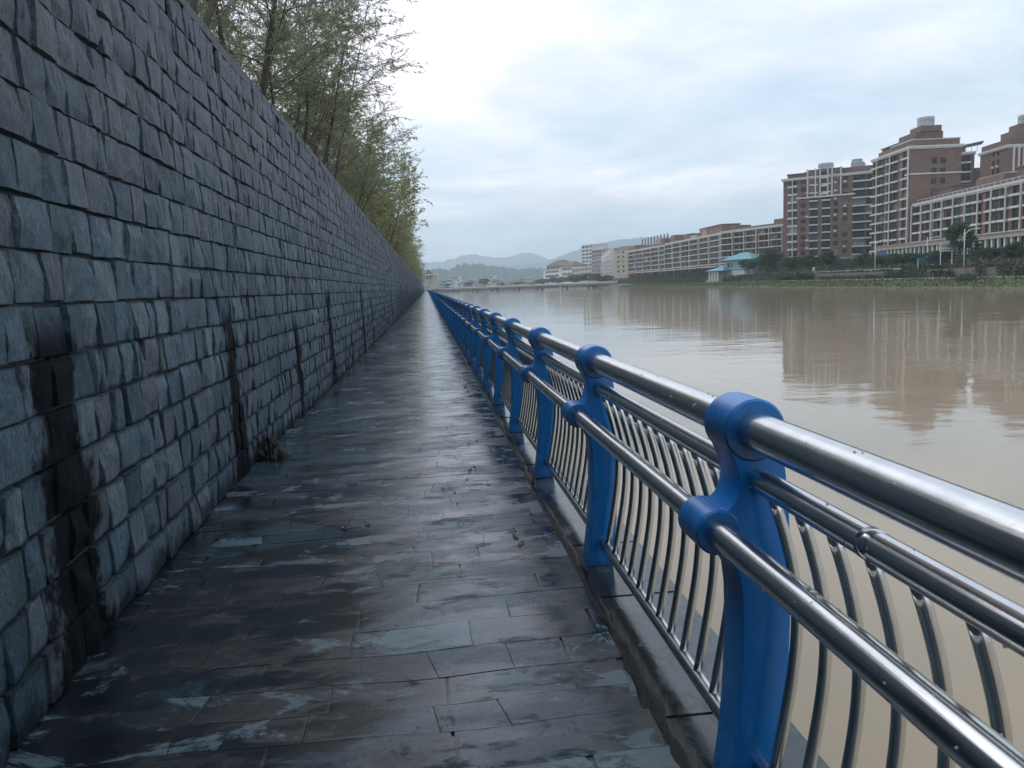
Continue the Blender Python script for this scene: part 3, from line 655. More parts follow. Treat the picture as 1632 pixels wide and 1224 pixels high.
def tree(px, pyb, pyt, lat, kind, label, wpx=None, group=None, name='tree', cat='tree', dep=None):
    dep = dep or lat*FPX/(px - PW/2)
    b, t_ = at(px, pyb, dep), at(px, pyt, dep); h = t_.z - b.z
    e = empty(name, b, random.uniform(0, 6.28), label, cat, group)
    cr = CR[kind]; R0 = [2.6, 2.5, 2.9, 1.5, 2.4][kind]*1.12; Z0 = [2.1, 2.7, 1.7, 3.6, 1.3][kind]*1.12
    low = .12 if kind == 4 else .22
    ch = h*(1 - low)/2; w = (wpx*dep/FPX/2 if wpx else R0*ch/Z0)
    c = link('crown', cr, e, (0, 0, h*low + ch)); c.scale = (w/R0, w/R0, ch/Z0)
    t = link('trunk', TR[random.randrange(3)], e, (0, 0, 0)); t.scale = (h/5.5, h/5.5, h*(.55)/4.2)
    return e
G1 = 'trees along the far promenade'
tree(1530, 419, 350, 84, 0, 'tall round tree in front of the low balcony block, beside the white sign board', 46, G1)
tree(1617, 421, 384, 81, 1, 'dark bushy tree at the right edge of the far promenade', 40, G1)
tree(1578, 420, 393, 84, 0, 'dark round tree between the tall round tree and the one at the right edge', 34, G1)
tree(1557, 419, 381, 90, 3, 'slim pointed tree just right of the tall round tree', 22, G1)
tree(1500, 420, 398, 84, 2, 'low wide shrub tree under the white sign board', 44, G1)
tree(1440, 424, 403, 83, 2, 'low wide tree below the cream ground floor, right of the white lamp post', 62, G1)
tree(1405, 428, 406, 84, 0, 'small dark tree just right of the lamp post at the brick tower corner', 30, G1)
tree(1376, 428, 402, 86, 1, 'bushy tree in front of the gap between the two towers', 32, G1)
tree(1322, 430, 398, 84, 1, 'taller dark tree before the middle of the curved tower', 34, G1)
tree(1290, 431, 405, 84, 0, 'rounded tree before the left bays of the curved tower', 40, G1)
tree(1262, 432, 408, 84, 2, 'low tree at the left foot of the curved tower', 38, G1)
tree(1226, 433, 394, 83, 1, 'large dark tree left of the curved tower', 50, G1)
tree(1194, 434, 412, 80, 2, 'dark tree hiding the right side of the teal roofed house', 34, G1)
tree(1120, 442, 426, 84, 2, 'low tree left of the teal roofed house', 30, G1)
tree(1086, 445, 430, 84, 2, 'low tree before the long balcony row, midway along it', 40, G1)
tree(1048, 447, 432, 82, 2, 'low tree before the far end of the long balcony row', 44, G1)
tree(1010, 449, 420, 78, 3, 'tall narrow cypress before the far end of the long balcony row', 15, G1)
tree(990, 450, 424, 78, 3, 'second narrow dark cypress, in front of the cream block with small windows', 16, G1)
tree(962, 452, 438, 74, 2, 'dark tree below the white pinnacled facade', 34, G1, dep=500)
tree(940, 452, 435, 70, 0, 'big dark tree below the pinkish block', 46, G1, dep=575)
tree(918, 453, 438, 70, 2, 'dark tree right of the long white block', 36, G1, dep=585)
tree(890, 454, 441, 70, 2, 'dark tree in front of the long white block', 40, G1, dep=680)
tree(866, 455, 444, 70, 2, 'dark tree at the left end of the long white block', 30, G1, dep=720)
def hedge(px0, px1, s0, s1, z0, h, label, mat='hedgeleaf', seed=1, dens=26, name='hedge'):
    """clipped hedge along the far bank between two picture columns"""
    g = np.random.default_rng(seed); lat = 70 + s0
    def dd(px):
        d = lat*FPX/(px - PW/2)
        for _ in range(4): d = (water_lat(d) + s0)*FPX/(px - PW/2)
        return d
    d0, d1 = dd(px1), dd(px0); n = int((d1 - d0)*dens*max(1., h)); d = g.uniform(d0, d1, n); s = g.uniform(s0, s1, n)
    hh = np.array([1 + .22*mn.noise(Vector((x*.55, seed, 0))) + .18*mn.noise(Vector((x*1.9, seed, 5))) for x in d])
    z = z0 + h*hh*g.uniform(0, 1, n)**.7
    P = np.array([LD(water_lat(a) + b, a, c) for a, b, c in zip(d, s, z)]) if n else np.zeros((0, 3))
    tt = np.array([.5 + .7*mn.noise(Vector((a*.4, c, seed))) for a, c in zip(d, z)])
    lv, lf, lt = leaf_cloud(P, g.normal(size=(n, 3)), .38, .7, tt)
    return tag(link(name, mesh(name, lv, lf, M[mat], False, lt)), label, 'hedge' if name == 'hedge' else 'shrub')
hedge(1425, 1640, 11.6, 13.4, 1.3, .95, 'dark clipped hedge on the brown retaining wall at the right of the far bank', seed=21)
hedge(1295, 1422, 10.4, 11.2, 1.0, .8, 'dark hedge below the towers, right of the small white statue', seed=22)
hedge(1160, 1290, 9.0, 11.0, -.3, 2.3, 'tall overgrown hedge between the teal roofed house and the statue', seed=23)
hedge(1000, 1126, 9.0, 12.0, -.3, 3.0, 'long overgrown hedge at the foot of the balcony row, left of the teal roofed house', seed=24, dens=16)
hedge(1430, 1640, 15.5, 21, 2.2, 2.6, 'mixed shrubs in front of the cream ground floor of the low block', seed=31, dens=34, name='shrub')
hedge(1300, 1428, 15.5, 21, 2.2, 2.8, 'mixed shrubs at the foot of the two brick towers', seed=32, dens=34, name='shrub')
hedge(1200, 1298, 15.5, 21, 2.2, 3.2, 'thick shrubs right of the teal roofed house', seed=33, dens=30, name='shrub')
hedge(1000, 1128, 15.5, 21, 2.2, 3.2, 'thick shrubs under the far balcony blocks', seed=34, dens=16, name='shrub')
hedge(1480, 1516, 8.9, 9.9, -.3, 1.5, 'patchy low shrubs at the foot of the brown wall, left of the tall round tree', seed=41, dens=30, name='shrub')
hedge(1612, 1640, 8.9, 9.9, -.3, 1.6, 'low shrubs at the foot of the brown wall at the right edge', seed=42, dens=30, name='shrub')
hedge(1240, 1296, 8.9, 9.9, -.3, 1.7, 'dark shrubs hiding the low brown wall left of the statue', seed=43, dens=34, name='shrub')
hedge(1302, 1404, 8.9, 9.9, -.3, 1.0, 'low trailing shrubs on the low brown wall right of the statue', seed=44, dens=22, name='shrub')
hedge(1408, 1470, 8.8, 9.9, -.3, 1.9, 'dark shrubs spilling over the brown retaining wall', seed=25, name='shrub')
hedge(1586, 1606, 8.8, 9.9, -.3, 2.2, 'ivy like shrub climbing the brown retaining wall at the right', seed=26, name='shrub')
hedge(1552, 1562, 8.8, 9.9, -.3, 2.0, 'narrow shrub against the brown retaining wall, left of the ivy like one', seed=28, name='shrub')
hedge(1518, 1546, 3.6, 6.0, -.8, 1.25, 'round green bush standing in the grass of the far bank', 'mulleaf', seed=27, dens=60, name='shrub')
# tufts that make the bank's grass uneven: nobody could count them
n = 16000; d = rng.uniform(75, 430, n)**1.0; s = rng.uniform(.0, 8.2, n)
P = np.array([LD(water_lat(a) + b, a, float(np.interp(b, [p[0] for p in PROF], [p[1] for p in PROF])) + .12) for a, b in zip(d, s)])
tt = np.array([.45 + .9*mn.noise(Vector((a*.15, b*.5, 2))) for a, b in zip(d, s)])
lv, lf, lt = leaf_cloud(P, rng.normal(size=(n, 3))*np.array([.5, .5, 1]) + np.array([0, 0, .6]), .45, .3, tt)
M['tuft'] = mat_leaf('grass_tufts', (.050, .068, .022), (.115, .15, .040))
tag(link('grass_tufts', mesh('grass_tufts', lv, lf, M['tuft'], False, lt)), 'rough grass on the far bank', None, None, 'stuff')

# ------------------------------------------------------------------ buildings
CACHE = {}
def boxmesh(name, w, d, h, mat, mull=0):
    k = (name, round(w, 2), round(d, 2), round(h, 2), mat, mull)
    if k not in CACHE:
        m = MB(); m.box(0, 0, 0, w, d, h)
        for i in range(1, mull): m.box(w*i/mull - .03, -.05, 0, w*i/mull + .03, 0, h, 1)
        if mull: m.box(0, -.052, h*.62, w, -.002, h*.62 + .09, 1)
        CACHE[k] = m.me(name, [M[mat], M['frame_dark' if mat == 'glass' else mat]])
    return CACHE[k]
def frame_of(A, B, z0):
    """Empty at A: x runs from A to B (left to right as seen from the river), y away from the river"""
    u = (B - A); u.z = 0; return Vector((A.x, A.y, z0)), atan2(u.y, u.x), u.length
def put(root, name, w, d, h, mat, x, y, z, mull=0): return link(name, boxmesh(name, w, d, h, mat, mull), root, (x, y, z))
def block(label, A, B, z0, H, D, fl, bays, brick='brick', cat='apartment block', name='apartment_block', band=.46, cornice=True, base=0., side=None, group=None, wall_mat=None):
    """bays: list of (kind, width share, extra). kinds: L glazed loggia with white band, O open loggia, B brick with a small window, S solid brick, R deep shadow gap"""
    loc, rz, Lg = frame_of(A, B, z0); root = empty(name, loc, rz, label, cat, group)
    tot = sum(b[1] for b in bays); fh = (H - base)/fl
    w = MB(); w.box(0, 1.25, -1, Lg, D, H)                    # core, set back behind the loggias
    x = 0.
    for kind, share, ex in bays:
        bw = Lg*share/tot
        if kind in 'LO':
            for i in range(fl):
                z = base + i*fh
                put(root, 'balcony', bw - .16, 1.35 + ex, band, 'white', x + .08, -.15 - ex, z)
                put(root, 'window', bw - .40, .08, fh - band - .12, 'glass', x + .20, .30 if kind == 'L' else .95, z + band + .04, 3 if kind == 'L' else 2)
            w.box(x - .001, .0, -1, x + .18, 1.25, H); w.box(x + bw - .18, .0, -1, x + bw + .001, 1.25, H)
            if kind == 'O' : 
                for i in range(fl): w.box(x + .18, .2, base + i*fh - .18, x + bw - .18, 1.25, base + i*fh)
        elif kind in 'B':
            ww = min(1.5, bw*.5); xa = x + (bw - ww)/2
            w.box(x, 0, -1, xa, 1.25, H); w.box(xa + ww, 0, -1, x + bw, 1.25, H)
            for i in range(fl):
                z = base + i*fh; za = z + .95; zb = z + 2.35
                w.box(xa, 0, z if i else -1, xa + ww, 1.25, za); w.box(xa, 0, zb, xa + ww, 1.25, z + fh)
                put(root, 'window', ww, .06, zb - za, 'glass', xa, .25, za, 2)
                if bw > 2 and random.random() < .4: put(root, 'air_conditioner', .85, .4, .6, 'offw', xa + ww + .15 if bw > 3.2 else xa + .2, -.42, za - .75)
        elif kind == 'S': w.box(x, 0, -1, x + bw, 1.25, H)
        elif kind == 'R': pass
        if ex and kind == 'S': pass
        x += bw
    w.obj('wall', M[wall_mat or brick], root)
    if cornice:
        m = MB(); m.box(-.4, -.55, H, Lg + .4, D + .4, H + .5); m.box(-.25, -.35, H - .35, Lg + .25, D + .25, H); m.obj('cornice', M['white'], root)
    return root, Lg, fh
def pillars(root, xs, z0, z1, y=-.42, w=.30):
    for x in xs: put(root, 'pillar', w, .30, z1 - z0, 'white', x - w/2, y, z0)
def attic(root, x0, x1, y0, y1, z, h, mat='brick', gable=False, name='penthouse'):
    m = MB(); m.box(x0, y0, z, x1, y1, z + h)
    if gable: m.box(x0 - .3, y0 - .3, z + h, x1 + .3, y1 + .3, z + h + .25)
    m.obj(name, M[mat], root)
def tank(root, x, y, z, r=2., h=3.):
    m = MB(); m.lathe([(r*.96, z), (r, z + .1), (r, z + h*.30), (r*.93, z + h*.33), (r*.93, z + h*.62), (r, z + h*.66), (r, z + h*.94), (r*.9, z + h)], 18, 0, (x, y, 0))
    for i in range(10): a = 2*pi*i/10; m.box(x + r*cos(a) - .08, y + r*sin(a) - .08, z, x + r*cos(a) + .08, y + r*sin(a) + .08, z + h)
    m.obj('roof_tank', M['tank'], root)
def P2(px, dep): return LD((at(px, 440, dep).dot(cRh)), dep)
def zat(px, py, dep): return at(px, py, dep).z
# tower with the plain brick end wall
A, B = P2(1388, 237), P2(1447, 214); z0 = 4.5; H2 = zat(1447, 236, 214) - z0
r, L2, fh = block('tall brick tower with a plain brick end wall and balconies facing the river', A, B, z0, H2, 13.4, 10, [('O', 3.2, .5), ('L', 3.6, .5), ('S', 1.0, 0), ('O', 3.0, .5), ('L', 3.2, .3), ('S', 1.5, 0), ('L', 3.4, .5), ('S', .5, 0)], cat='apartment tower', name='apartment_tower', base=2.6)
pillars(r, [L2*.17, L2*.53, L2*.995], 2, H2, -.75, .24)
for i in range(9):                                        # small window pairs in the end wall
    for y_ in (5.6, 7.9): 
        o = put(r, 'window', 1.35, .08, 1.5, 'glass', L2 + .06, y_, 2.6 + i*fh + 1.0, 2); o.rotation_euler = (0, 0, pi/2)
m = MB()
for z in (H2 - 7.0,): m.box(L2 + .002, -.3, z, L2 + .28, 13.6, z + .38)
m.box(L2*.90, -.45, H2 - 7.0, L2 + .28, -.002, H2 - 6.62); m.obj('string_course', M['white'], r)
attic(r, 1.5, L2 - .3, 1.0, 13.0, H2 + .5, 1.5, 'brick'); attic(r, L2*.55, L2 - 1.2, 1.6, 9., H2 + 2., 2.3, 'brick2'); attic(r, L2*.70, L2 - .8, 3.0, 8.4, H2 + 4.3, 1.5, 'brick')
attic(r, 1.0, L2*.55, 2.2, 11, H2 + 2., 1.0, 'brick2', True)
tank(r, L2*.84, 5.6, H2 + 5.8, 2.0, 2.6)
m = MB()
for i in range(13): m.box(L2*.62 + .05, .6 + i*1., H2 + 2.02, L2*.62 + .13, .7 + i*1., H2 + 2.9)
m.box(L2 - .32, .2, H2 + 2.0, L2 - .2, 13.2, H2 + 2.3); m.box(L2*.45, .25, H2 + 2.0, L2 - .2, .4, H2 + 2.3); m.obj('roof_railing', M['tank'], r)
# low block with long white balconies, right edge
A, B = P2(1455, 213), P2(1712, 146); z0 = 4.5; HR = zat(1620, 294, 168) - z0; bs = 3.9
r, LR, fh = block('low brick block with white balcony bands and cream ground floor at the right edge', A, B, z0, HR, 12, 4,
   [('O', 3, .4), ('L', 3.6, .4), ('L', 3.6, .4), ('S', 1.0, 0), ('L', 1.6, .3), ('L', 4, .6), ('L', .9, .3), ('L', 3.4, .4), ('L', 4.4, .4), ('S', .8, 0), ('L', 4.6, .6), ('O', 4.2, .4), ('S', 1.2, 0), ('L', 1.8, .3), ('L', 4, .6), ('O', 4, .4), ('S', .8, 0), ('L', 4, .5), ('O', 4, .4), ('S', 1, 0), ('L', 4, .4), ('L', 4, .4), ('S', 1, 0), ('O', 4, .4)], base=bs)
pillars(r, [LR*i/12 for i in range(0, 13)], bs, HR, -.95, .2)
attic(r, .5, LR, 2.5, 11, HR + .5, 1.4, 'brick2'); attic(r, 2, 13, 3.5, 10, HR + 1.9, 1.6, 'brick2', True); attic(r, 24, 36, 3.5, 10, HR + 1.9, 1.6, 'brick'); attic(r, 40, 62, 4, 11, HR + 1.9, 2.0, 'brick2', True)
m = MB()
for i in range(28): x = 1 + i*LR/29; m.box(x, .4, HR + .5, x + .12, .5, HR + 1.3)
m.box(.5, .38, HR + 1.3, LR, .52, HR + 1.4); m.obj('roof_railing', M['tank'], r)
m = MB(); m.box(-17, -3.6, bs - 1.1, LR, -1.3, bs - .1); m.box(-17.3, -3.9, bs - .1, LR, -1.3, bs + .12); m.box(-17, -1.3, bs - 1.1, -.2, 1., bs - .1); m.obj('podium', M['cream'], r)
for i in range(34):
    x = -16.5 + i*(LR + 16)/34
    put(r, 'podium_pillar', .6, .5, bs, 'offw', x, -3.4, -1.1 + 0.0)
    put(r, 'podium_window', (LR + 16)/34 - .9, .08, 2.2, 'glass', x + .75, -2.6, .35, 2)
# curved tower
A, B = P2(1247, 276), P2(1391, 262); z0 = 4.5; HT = zat(1345, 279, 267) - z0
r, LT, fh = block('curved brick tower with tall pale fins at its top centre', A, B, z0, HT, 14, 10,
   [('R', 4.2, 0), ('B', 3.4, 0), ('L', 2.6, .5), ('S', .9, 0), ('L', 2.6, .5), ('B', 2.6, 0), ('B', 2.6, 0), ('S', .6, 0), ('L', 3.6, .5), ('O', 2.2, .5)], cat='apartment tower', name='apartment_tower', base=2.6)
# rounded corner: banded drum of loggias
cx, rad = LT*4.2/25.3*.98, LT*4.2/25.3*1.0
m = MB(); gl = MB()
def fan(r_, y0=.0, a0=88, a1=200, n=12): return [(cx + r_*cos(radians(a0 + (a1-a0)*i/n)), 6.0 - 6.0*1.0*(sin(radians(a0 + (a1-a0)*i/n))*r_/rad)) for i in range(n+1)]
def drum(b, r_, z0_, z1_):
    p = fan(r_); p = p + [(cx, 9.)]; b.prism(p[::-1] if (p[0][0]*p[1][1]-p[1][0]*p[0][1]) > 0 else p, z0_, z1_)
db = MB(); drum(db, rad*.90, -1, HT); db.obj('corner_drum', M['brick2'], r)
for i in range(10):
    z = 2.6 + i*fh
    bb = MB(); drum(bb, rad*1.06, z, z + .62); bb.obj('balcony', M['white'], r)
    gg = MB(); drum(gg, rad*.96, z + .67, z + fh - .2); gg.obj('window', M['glass'], r)
dc = MB(); drum(dc, rad*1.10, HT, HT + .5); dc.obj('cornice', M['white'], r)
pp = fan(rad*1.07)
for q in (2, 5, 9): put(r, 'pillar', .28, .28, HT, 'white', pp[q][0] - .14, pp[q][1] - .14, 0)
xs = [4.2/25.3*LT + (x)*LT/25.3 for x in (3.0, 5.2, 6.5, 8.6, 9.8, 12.2)]
att = MB(); att.box(xs[0] - .4, -.35, HT - 6.2, xs[-1] + .4, 1.2, HT + 2.6); att.box(xs[0] - 1.2, .6, HT, xs[-1] + 1.2, 9, HT + 2.2); att.obj('penthouse', M['brick2'], r)
pillars(r, xs, HT - 6.2, HT + 2.9, -.7, .42)
for i in range(3): put(r, 'balcony', xs[3] - xs[2], .5, .5, 'white', xs[2], -.8, HT - 5.8 + i*2.6); put(r, 'window', xs[3] - xs[2] - .5, .08, 1.7, 'glass', xs[2] + .25, -.46, HT - 5.2 + i*2.6, 2)
m = MB(); m.box(cx, -.75, HT - 6.7, LT*.80, -.36, HT - 6.2); m.obj('string_course', M['white'], r)
attic(r, LT*.62, LT - .4, 1.5, 11, HT + .5, 2.0, 'brick2'); attic(r, LT*.74, LT - 3.5, 3, 9, HT + 2.5, 1.6, 'greyr'); attic(r, 1.0, LT*.26, 3.5, 10, HT + .5, 1.6, 'brick2', True)
tank(r, LT*.46, 5., HT + 2.2, 2.4, 2.8); tank(r, LT*.80, 5., HT + 4.1, 1.6, 1.2)
m = MB(); m.box(LT*.15, -1.6, 1.1, LT, -.4, 2.1); m.obj('podium', M['cream'], r)
# tower behind, right edge
A, B = P2(1556, 231), P2(1600, 217); z0 = 4.5; H3 = zat(1600, 234, 217) - z0
r, L3, fh = block('brick tower with white fins rising behind the low block at the right edge', A, B, z0, H3, 16, 11, [('S', 6, 0), ('B', 2.4, 0), ('B', 2.4, 0), ('S', 4, 0)], cat='apartment tower', name='apartment_tower', brick='brick', base=1.5)
m = MB(); m.box(-.3, -.30, H3 - 7.0, L3 + .3, -.003, H3 - 6.6); m.box(L3 + .003, -.3, H3 - 7.0, L3 + .3, 16, H3 - 6.6); m.obj('string_course', M['white'], r)
for i in range(4): put(r, 'pillar', .4, .45, 6.6, 'white', L3 + .05, 1.0 + i*1.35, H3 - 6.6)
for i in range(6):
    o = put(r, 'window', 2.6, .08, 1.7, 'glass', L3 + .10, 6.8, 3 + (i + 4)*fh - 1.0, 3); o.rotation_euler = (0, 0, pi/2)
    o = put(r, 'balcony', 3.4, .7, .6, 'white', L3 + .75, 6.4, 3 + (i + 4)*fh - 1.8); o.rotation_euler = (0, 0, pi/2)
attic(r, -.2, L3 - .2, .4, 15, H3 + .5, 1.7, 'brick2'); attic(r, L3*.45, L3 - .6, 2, 12, H3 + 2.2, 2.2, 'brick'); attic(r, L3*.6, L3 - .8, 3, 9, H3 + 4.4, 1.6, 'brick'); tank(r, L3*.80, 6.5, H3 + 6.0, 2.4, 2.6)
# narrow glazed block between the two towers, with a glass roof canopy
A, B = P2(1519, 246), P2(1547, 244); z0 = 4.5; H4 = zat(1540, 245, 245) - z0
r, L4, fh = block('narrow glazed block with a slanted glass roof canopy, between the two brick towers', A, B, z0, H4, 12, 11, [('L', 4, .4), ('S', .8, 0)], brick='brick2', cat='apartment tower', name='apartment_tower')
attic(r, .4, L4*.5, 1, 10, H4 + .5, 1.4, 'brick2')
m = MB(); m.add([(L4*.25, -.6, H4 + 2.4), (L4 + 2.4, -.6, H4 + 3.2), (L4 + 2.4, 7, H4 + 3.2), (L4*.25, 7, H4 + 2.4), (L4*.25, -.6, H4 + 2.55), (L4 + 2.4, -.6, H4 + 3.35), (L4 + 2.4, 7, H4 + 3.35), (L4*.25, 7, H4 + 2.55)], [(0, 3, 2, 1), (4, 5, 6, 7), (0, 1, 5, 4), (1, 2, 6, 5), (2, 3, 7, 6), (3, 0, 4, 7)])
for x in (L4*.5, L4*.8, L4 + .6): m.box(x, -.4, H4 + .5, x + .12, -.28, H4 + 2.9)
m.obj('roof_canopy', M['tealwall'], r)
attic(r, L4 + .3, L4 + 3.2, 2.5, 10, -1, H4 - 3.2, 'brick')
# long balcony row, three blocks that curve away
def rowblock(label, pa, da, pb, db_, nb, ztop, pent, seed):
    random.seed(seed); A, B = P2(pa, da), P2(pb, db_); H = ztop - 4.5; bays = []
    for i in range(nb):
        bays += [('L' if random.random() < .8 else 'O', random.uniform(3.4, 4.4), random.choice((.25, .5, .8)))]
        if i % 2: bays += [('S', .9, 0)]
    r, L, fh = block(label, A, B, 4.5, H, 12, 5, bays, brick=random.choice(('brick', 'brick2')), base=2.4, band=.34)
    pillars(r, [L*i/nb for i in range(0, nb + 1, 2)], 0, H, -1.0, .2)
    m = MB(); m.box(0, -2.4, 1.3, L, -1.2, 1.9); m.obj('podium', M['cream'], r)
    for x0, x1, h, mt in pent: attic(r, L*x0, L*x1, 2.2, 10, H + .5, h, mt, h > 2)
    x = 1.
    while x < L - 6:                                         # stepped roofline of small stair heads and roof rooms
        w_ = random.uniform(4, 9)
        if random.random() < .72: attic(r, x, min(L - .5, x + w_), random.uniform(.8, 3), random.uniform(7, 9.5), H + .5, random.uniform(1.4, 4.0), random.choice(('brick', 'brick2', 'greyr', 'pinkr', 'brick2')), random.random() < .5)
        x += w_ + random.uniform(.5, 5)
    return r, L, H
rowblock('balcony block next to the curved tower, nearest of the long low row', 1152, 320, 1249, 287, 10, 19.2, [(.02, .98, .9, 'brick2')], 5)
rowblock('middle balcony block of the long low row, with a tall brick roof storey', 1062, 402, 1150, 322, 12, 19.0, [(.02, .98, .9, 'brick'), (.58, .93, 3.6, 'brick')], 6)
r, L, H = rowblock('farthest balcony block of the long low row, with a line of thin roof posts', 1003, 470, 1060, 404, 9, 18.6, [(.02, .98, 1.4, 'brick2')], 8)
for i in range(9): put(r, 'roof_post', .55, .55, 5.2, 'brick2', L*(.20 + .085*i), 4, H + 1.5)
# cream block with small windows, white pinnacled facade and the far blocks
A, B = P2(979, 484), P2(1001, 474)
r, L, fh = block('cream block with small dark windows at the end of the balcony row', A, B, 4.5, zat(990, 399, 480) - 4.5, 12, 5, [('S', 1.2, 0), ('B', 3.4, 0), ('B', 3.4, 0), ('S', 1.2, 0)], wall_mat='cream', base=1.5, cornice=False)
attic(r, -.3, L + .3, .6, 12, zat(990, 399, 480) - 4.5, .6, 'pinkr'); attic(r, 2, L - 2, 3, 10, zat(990, 399, 480) - 3.9, 1.8, 'pinkr')
A, B = P2(960, 540), P2(977, 500); Hc = zat(970, 404, 515) - 4.5; loc, rz, L = frame_of(A, B, 4.5)
r = empty('pinnacled_building', loc, rz, 'white building with stepped pinnacles, left of the cream block', 'building')
m = MB(); m.box(0, 0, -1, L, 12, Hc*.78); m.box(L*.42, .3, Hc*.78, L, 11, Hc*.92); m.box(L*.80, .3, Hc*.92, L, 9, Hc + 1.5); m.obj('wall', M['offw'], r)
for i in range(9):
    x = L*i/8; h = Hc*(.80 + .24*i/8 + (.05 if i % 2 else 0))
    q = MB(); q.box(x - .7, -.35, -1, x + .7, .0, h); q.add([(x - .7, -.35, h), (x + .7, -.35, h), (x + .7, 0.4, h), (x - .7, 0.4, h), (x, 0, h + 4.5)], [(0, 1, 4), (1, 2, 4), (2, 3, 4), (3, 0, 4)]); q.obj('pinnacle', M['offw'], r)
for i in range(8):
    for j in range(4): put(r, 'window', L/8 - 2.0, .06, Hc*.12, 'glass', L*(i + .5)/8 - (L/8 - 2.0)/2, -.07, Hc*(.10 + .16*j))
def far_block(label, pa, da, pb, db_, ytop, mat, D, cols, rows, cat='building', name='distant_building', roof=None, z0=3.):
    A, B = P2(pa, da), P2(pb, db_); loc, rz, L = frame_of(A, B, z0); H = zat((pa + pb)/2, ytop, (da + db_)/2) - z0
    r = empty(name, loc, rz, label, cat); m = MB(); m.box(0, 0, -1.5, L, D, H); m.obj('wall', M[mat], r)
    q = MB(); q.box(-.5, -.5, H, L + .5, D + .5, H + .6)
    if roof: q.add([(-.6, -.6, H + .6), (L + .6, -.6, H + .6), (L + .6, D + .6, H + .6), (-.6, D + .6, H + .6), (L*.3, D/2, H + .6 + roof), (L*.7, D/2, H + .6 + roof)], [(0, 1, 5, 4), (1, 2, 5), (2, 3, 4, 5), (3, 0, 4)])
    q.obj('roof', M['roofred' if roof else 'white'], r)
    for i in range(cols):
        for j in range(rows):
            cw, ch = L/cols, H/rows
            put(r, 'window', cw*.72, .08, ch*.5, 'glass', cw*(i + .14), -.10, ch*(j + .3))
    return r
far_block('brown mid rise block left of the white pinnacled building', 943, 600, 962, 560, 415, 'pinkr', 14, 4, 5)
far_block('purplish tower behind the white pinnacled building', 944, 720, 966, 690, 398, 'pinkr', 16, 4, 8, 'apartment tower')
far_block('tall pale tower rising furthest left of the far towers', 928, 800, 945, 780, 391, 'offw', 18, 3, 10, 'apartment tower')
far_block('low pale block with balconies left of the brown mid rise', 912, 690, 943, 610, 427, 'cream', 12, 6, 3)
far_block('long white block with three bands of windows by the bridge end', 866, 800, 895, 740, 430, 'offw', 14, 1, 3)
far_block('white block with rows of small windows beside the long white block', 893, 745, 913, 715, 425, 'offw', 14, 5, 3, roof=4.)
far_block('red roofed block behind the long white block', 872, 880, 902, 850, 424, 'pinkr', 14, 6, 4, roof=6.)
# ------------------------------------------------------------------ teal roofed house on the bank
def hip(m, x0, y0, x1, y1, z, h, ov, mi=0, ridge=.3):
    a, b, c_, d_ = x0 - ov, y0 - ov, x1 + ov, y1 + ov; xm0, xm1 = a + (c_-a)*ridge, c_ - (c_-a)*ridge; ym = (b + d_)/2
    m.add([(a, b, z), (c_, b, z), (c_, d_, z), (a, d_, z), (xm0, ym, z + h), (xm1, ym, z + h), (a, b, z - .2), (c_, b, z - .2), (c_, d_, z - .2), (a, d_, z - .2)],
          [(0, 1, 5, 4), (1, 2, 5), (2, 3, 4, 5), (3, 0, 4), (6, 9, 8, 7), (0, 6, 7, 1), (1, 7, 8, 2), (2, 8, 9, 3), (3, 9, 6, 0)], mi)
pd = 280; A, B = P2(1131, pd + 8), P2(1196, pd - 8); loc, rz, L = frame_of(A, B, -.35)
r = empty('teal_roofed_house', loc, rz, 'pale house with a teal hipped roof and white columned porch on the far bank', 'house')
ze = zat(1170, 414, pd) + .35; zr = zat(1170, 403, pd) + .35; zl = zat(1150, 431, pd) + .35; k = FPX/pd
m = MB(); m.box(L*.30, 2, -1, L*.93, 9, ze); m.box(L*.06, 1, -1, L*.30, 8, zl); m.obj('wall', M['tealwall'], r)
m = MB(); hip(m, L*.27, 1.6, L*.96, 9.4, ze, zr - ze, .8, 0, .38); m.obj('upper_roof', M['teal'], r)
m = MB(); hip(m, L*.02, -1.5, L*.42, 6, zl, 1.5, .5, 0, .42); m.obj('lower_roof', M['teal'], r)
m = MB(); hip(m, L*.52, .4, L*.86, 2.6, zl + .3, 1.0, .3, 0, .4); m.obj('lower_roof', M['teal'], r)
for x in (L*.36, L*.44): put(r, 'window', .9, .08, 1.5, 'glass', x, 1.9, ze - 2.6, 2)
for x in (.06, .13, .20, .27): put(r, 'porch_column', .55, .55, zl + .6, 'whitestone', L*x - .27, -1.4, -.6)
m = MB(); m.box(0, -1.8, .9, L*.30, -1.5, 1.1)
for i in range(9): m.box(L*.30*i/8 - .09, -1.75, -.2, L*.30*i/8 + .09, -1.57, .9)
m.obj('balustrade', M['whitestone'], r)
m = MB(); m.box(L*.55, .5, -.6, L*.84, 2.1, zl + .1); m.obj('porch_wall', M['whitestone'], r)
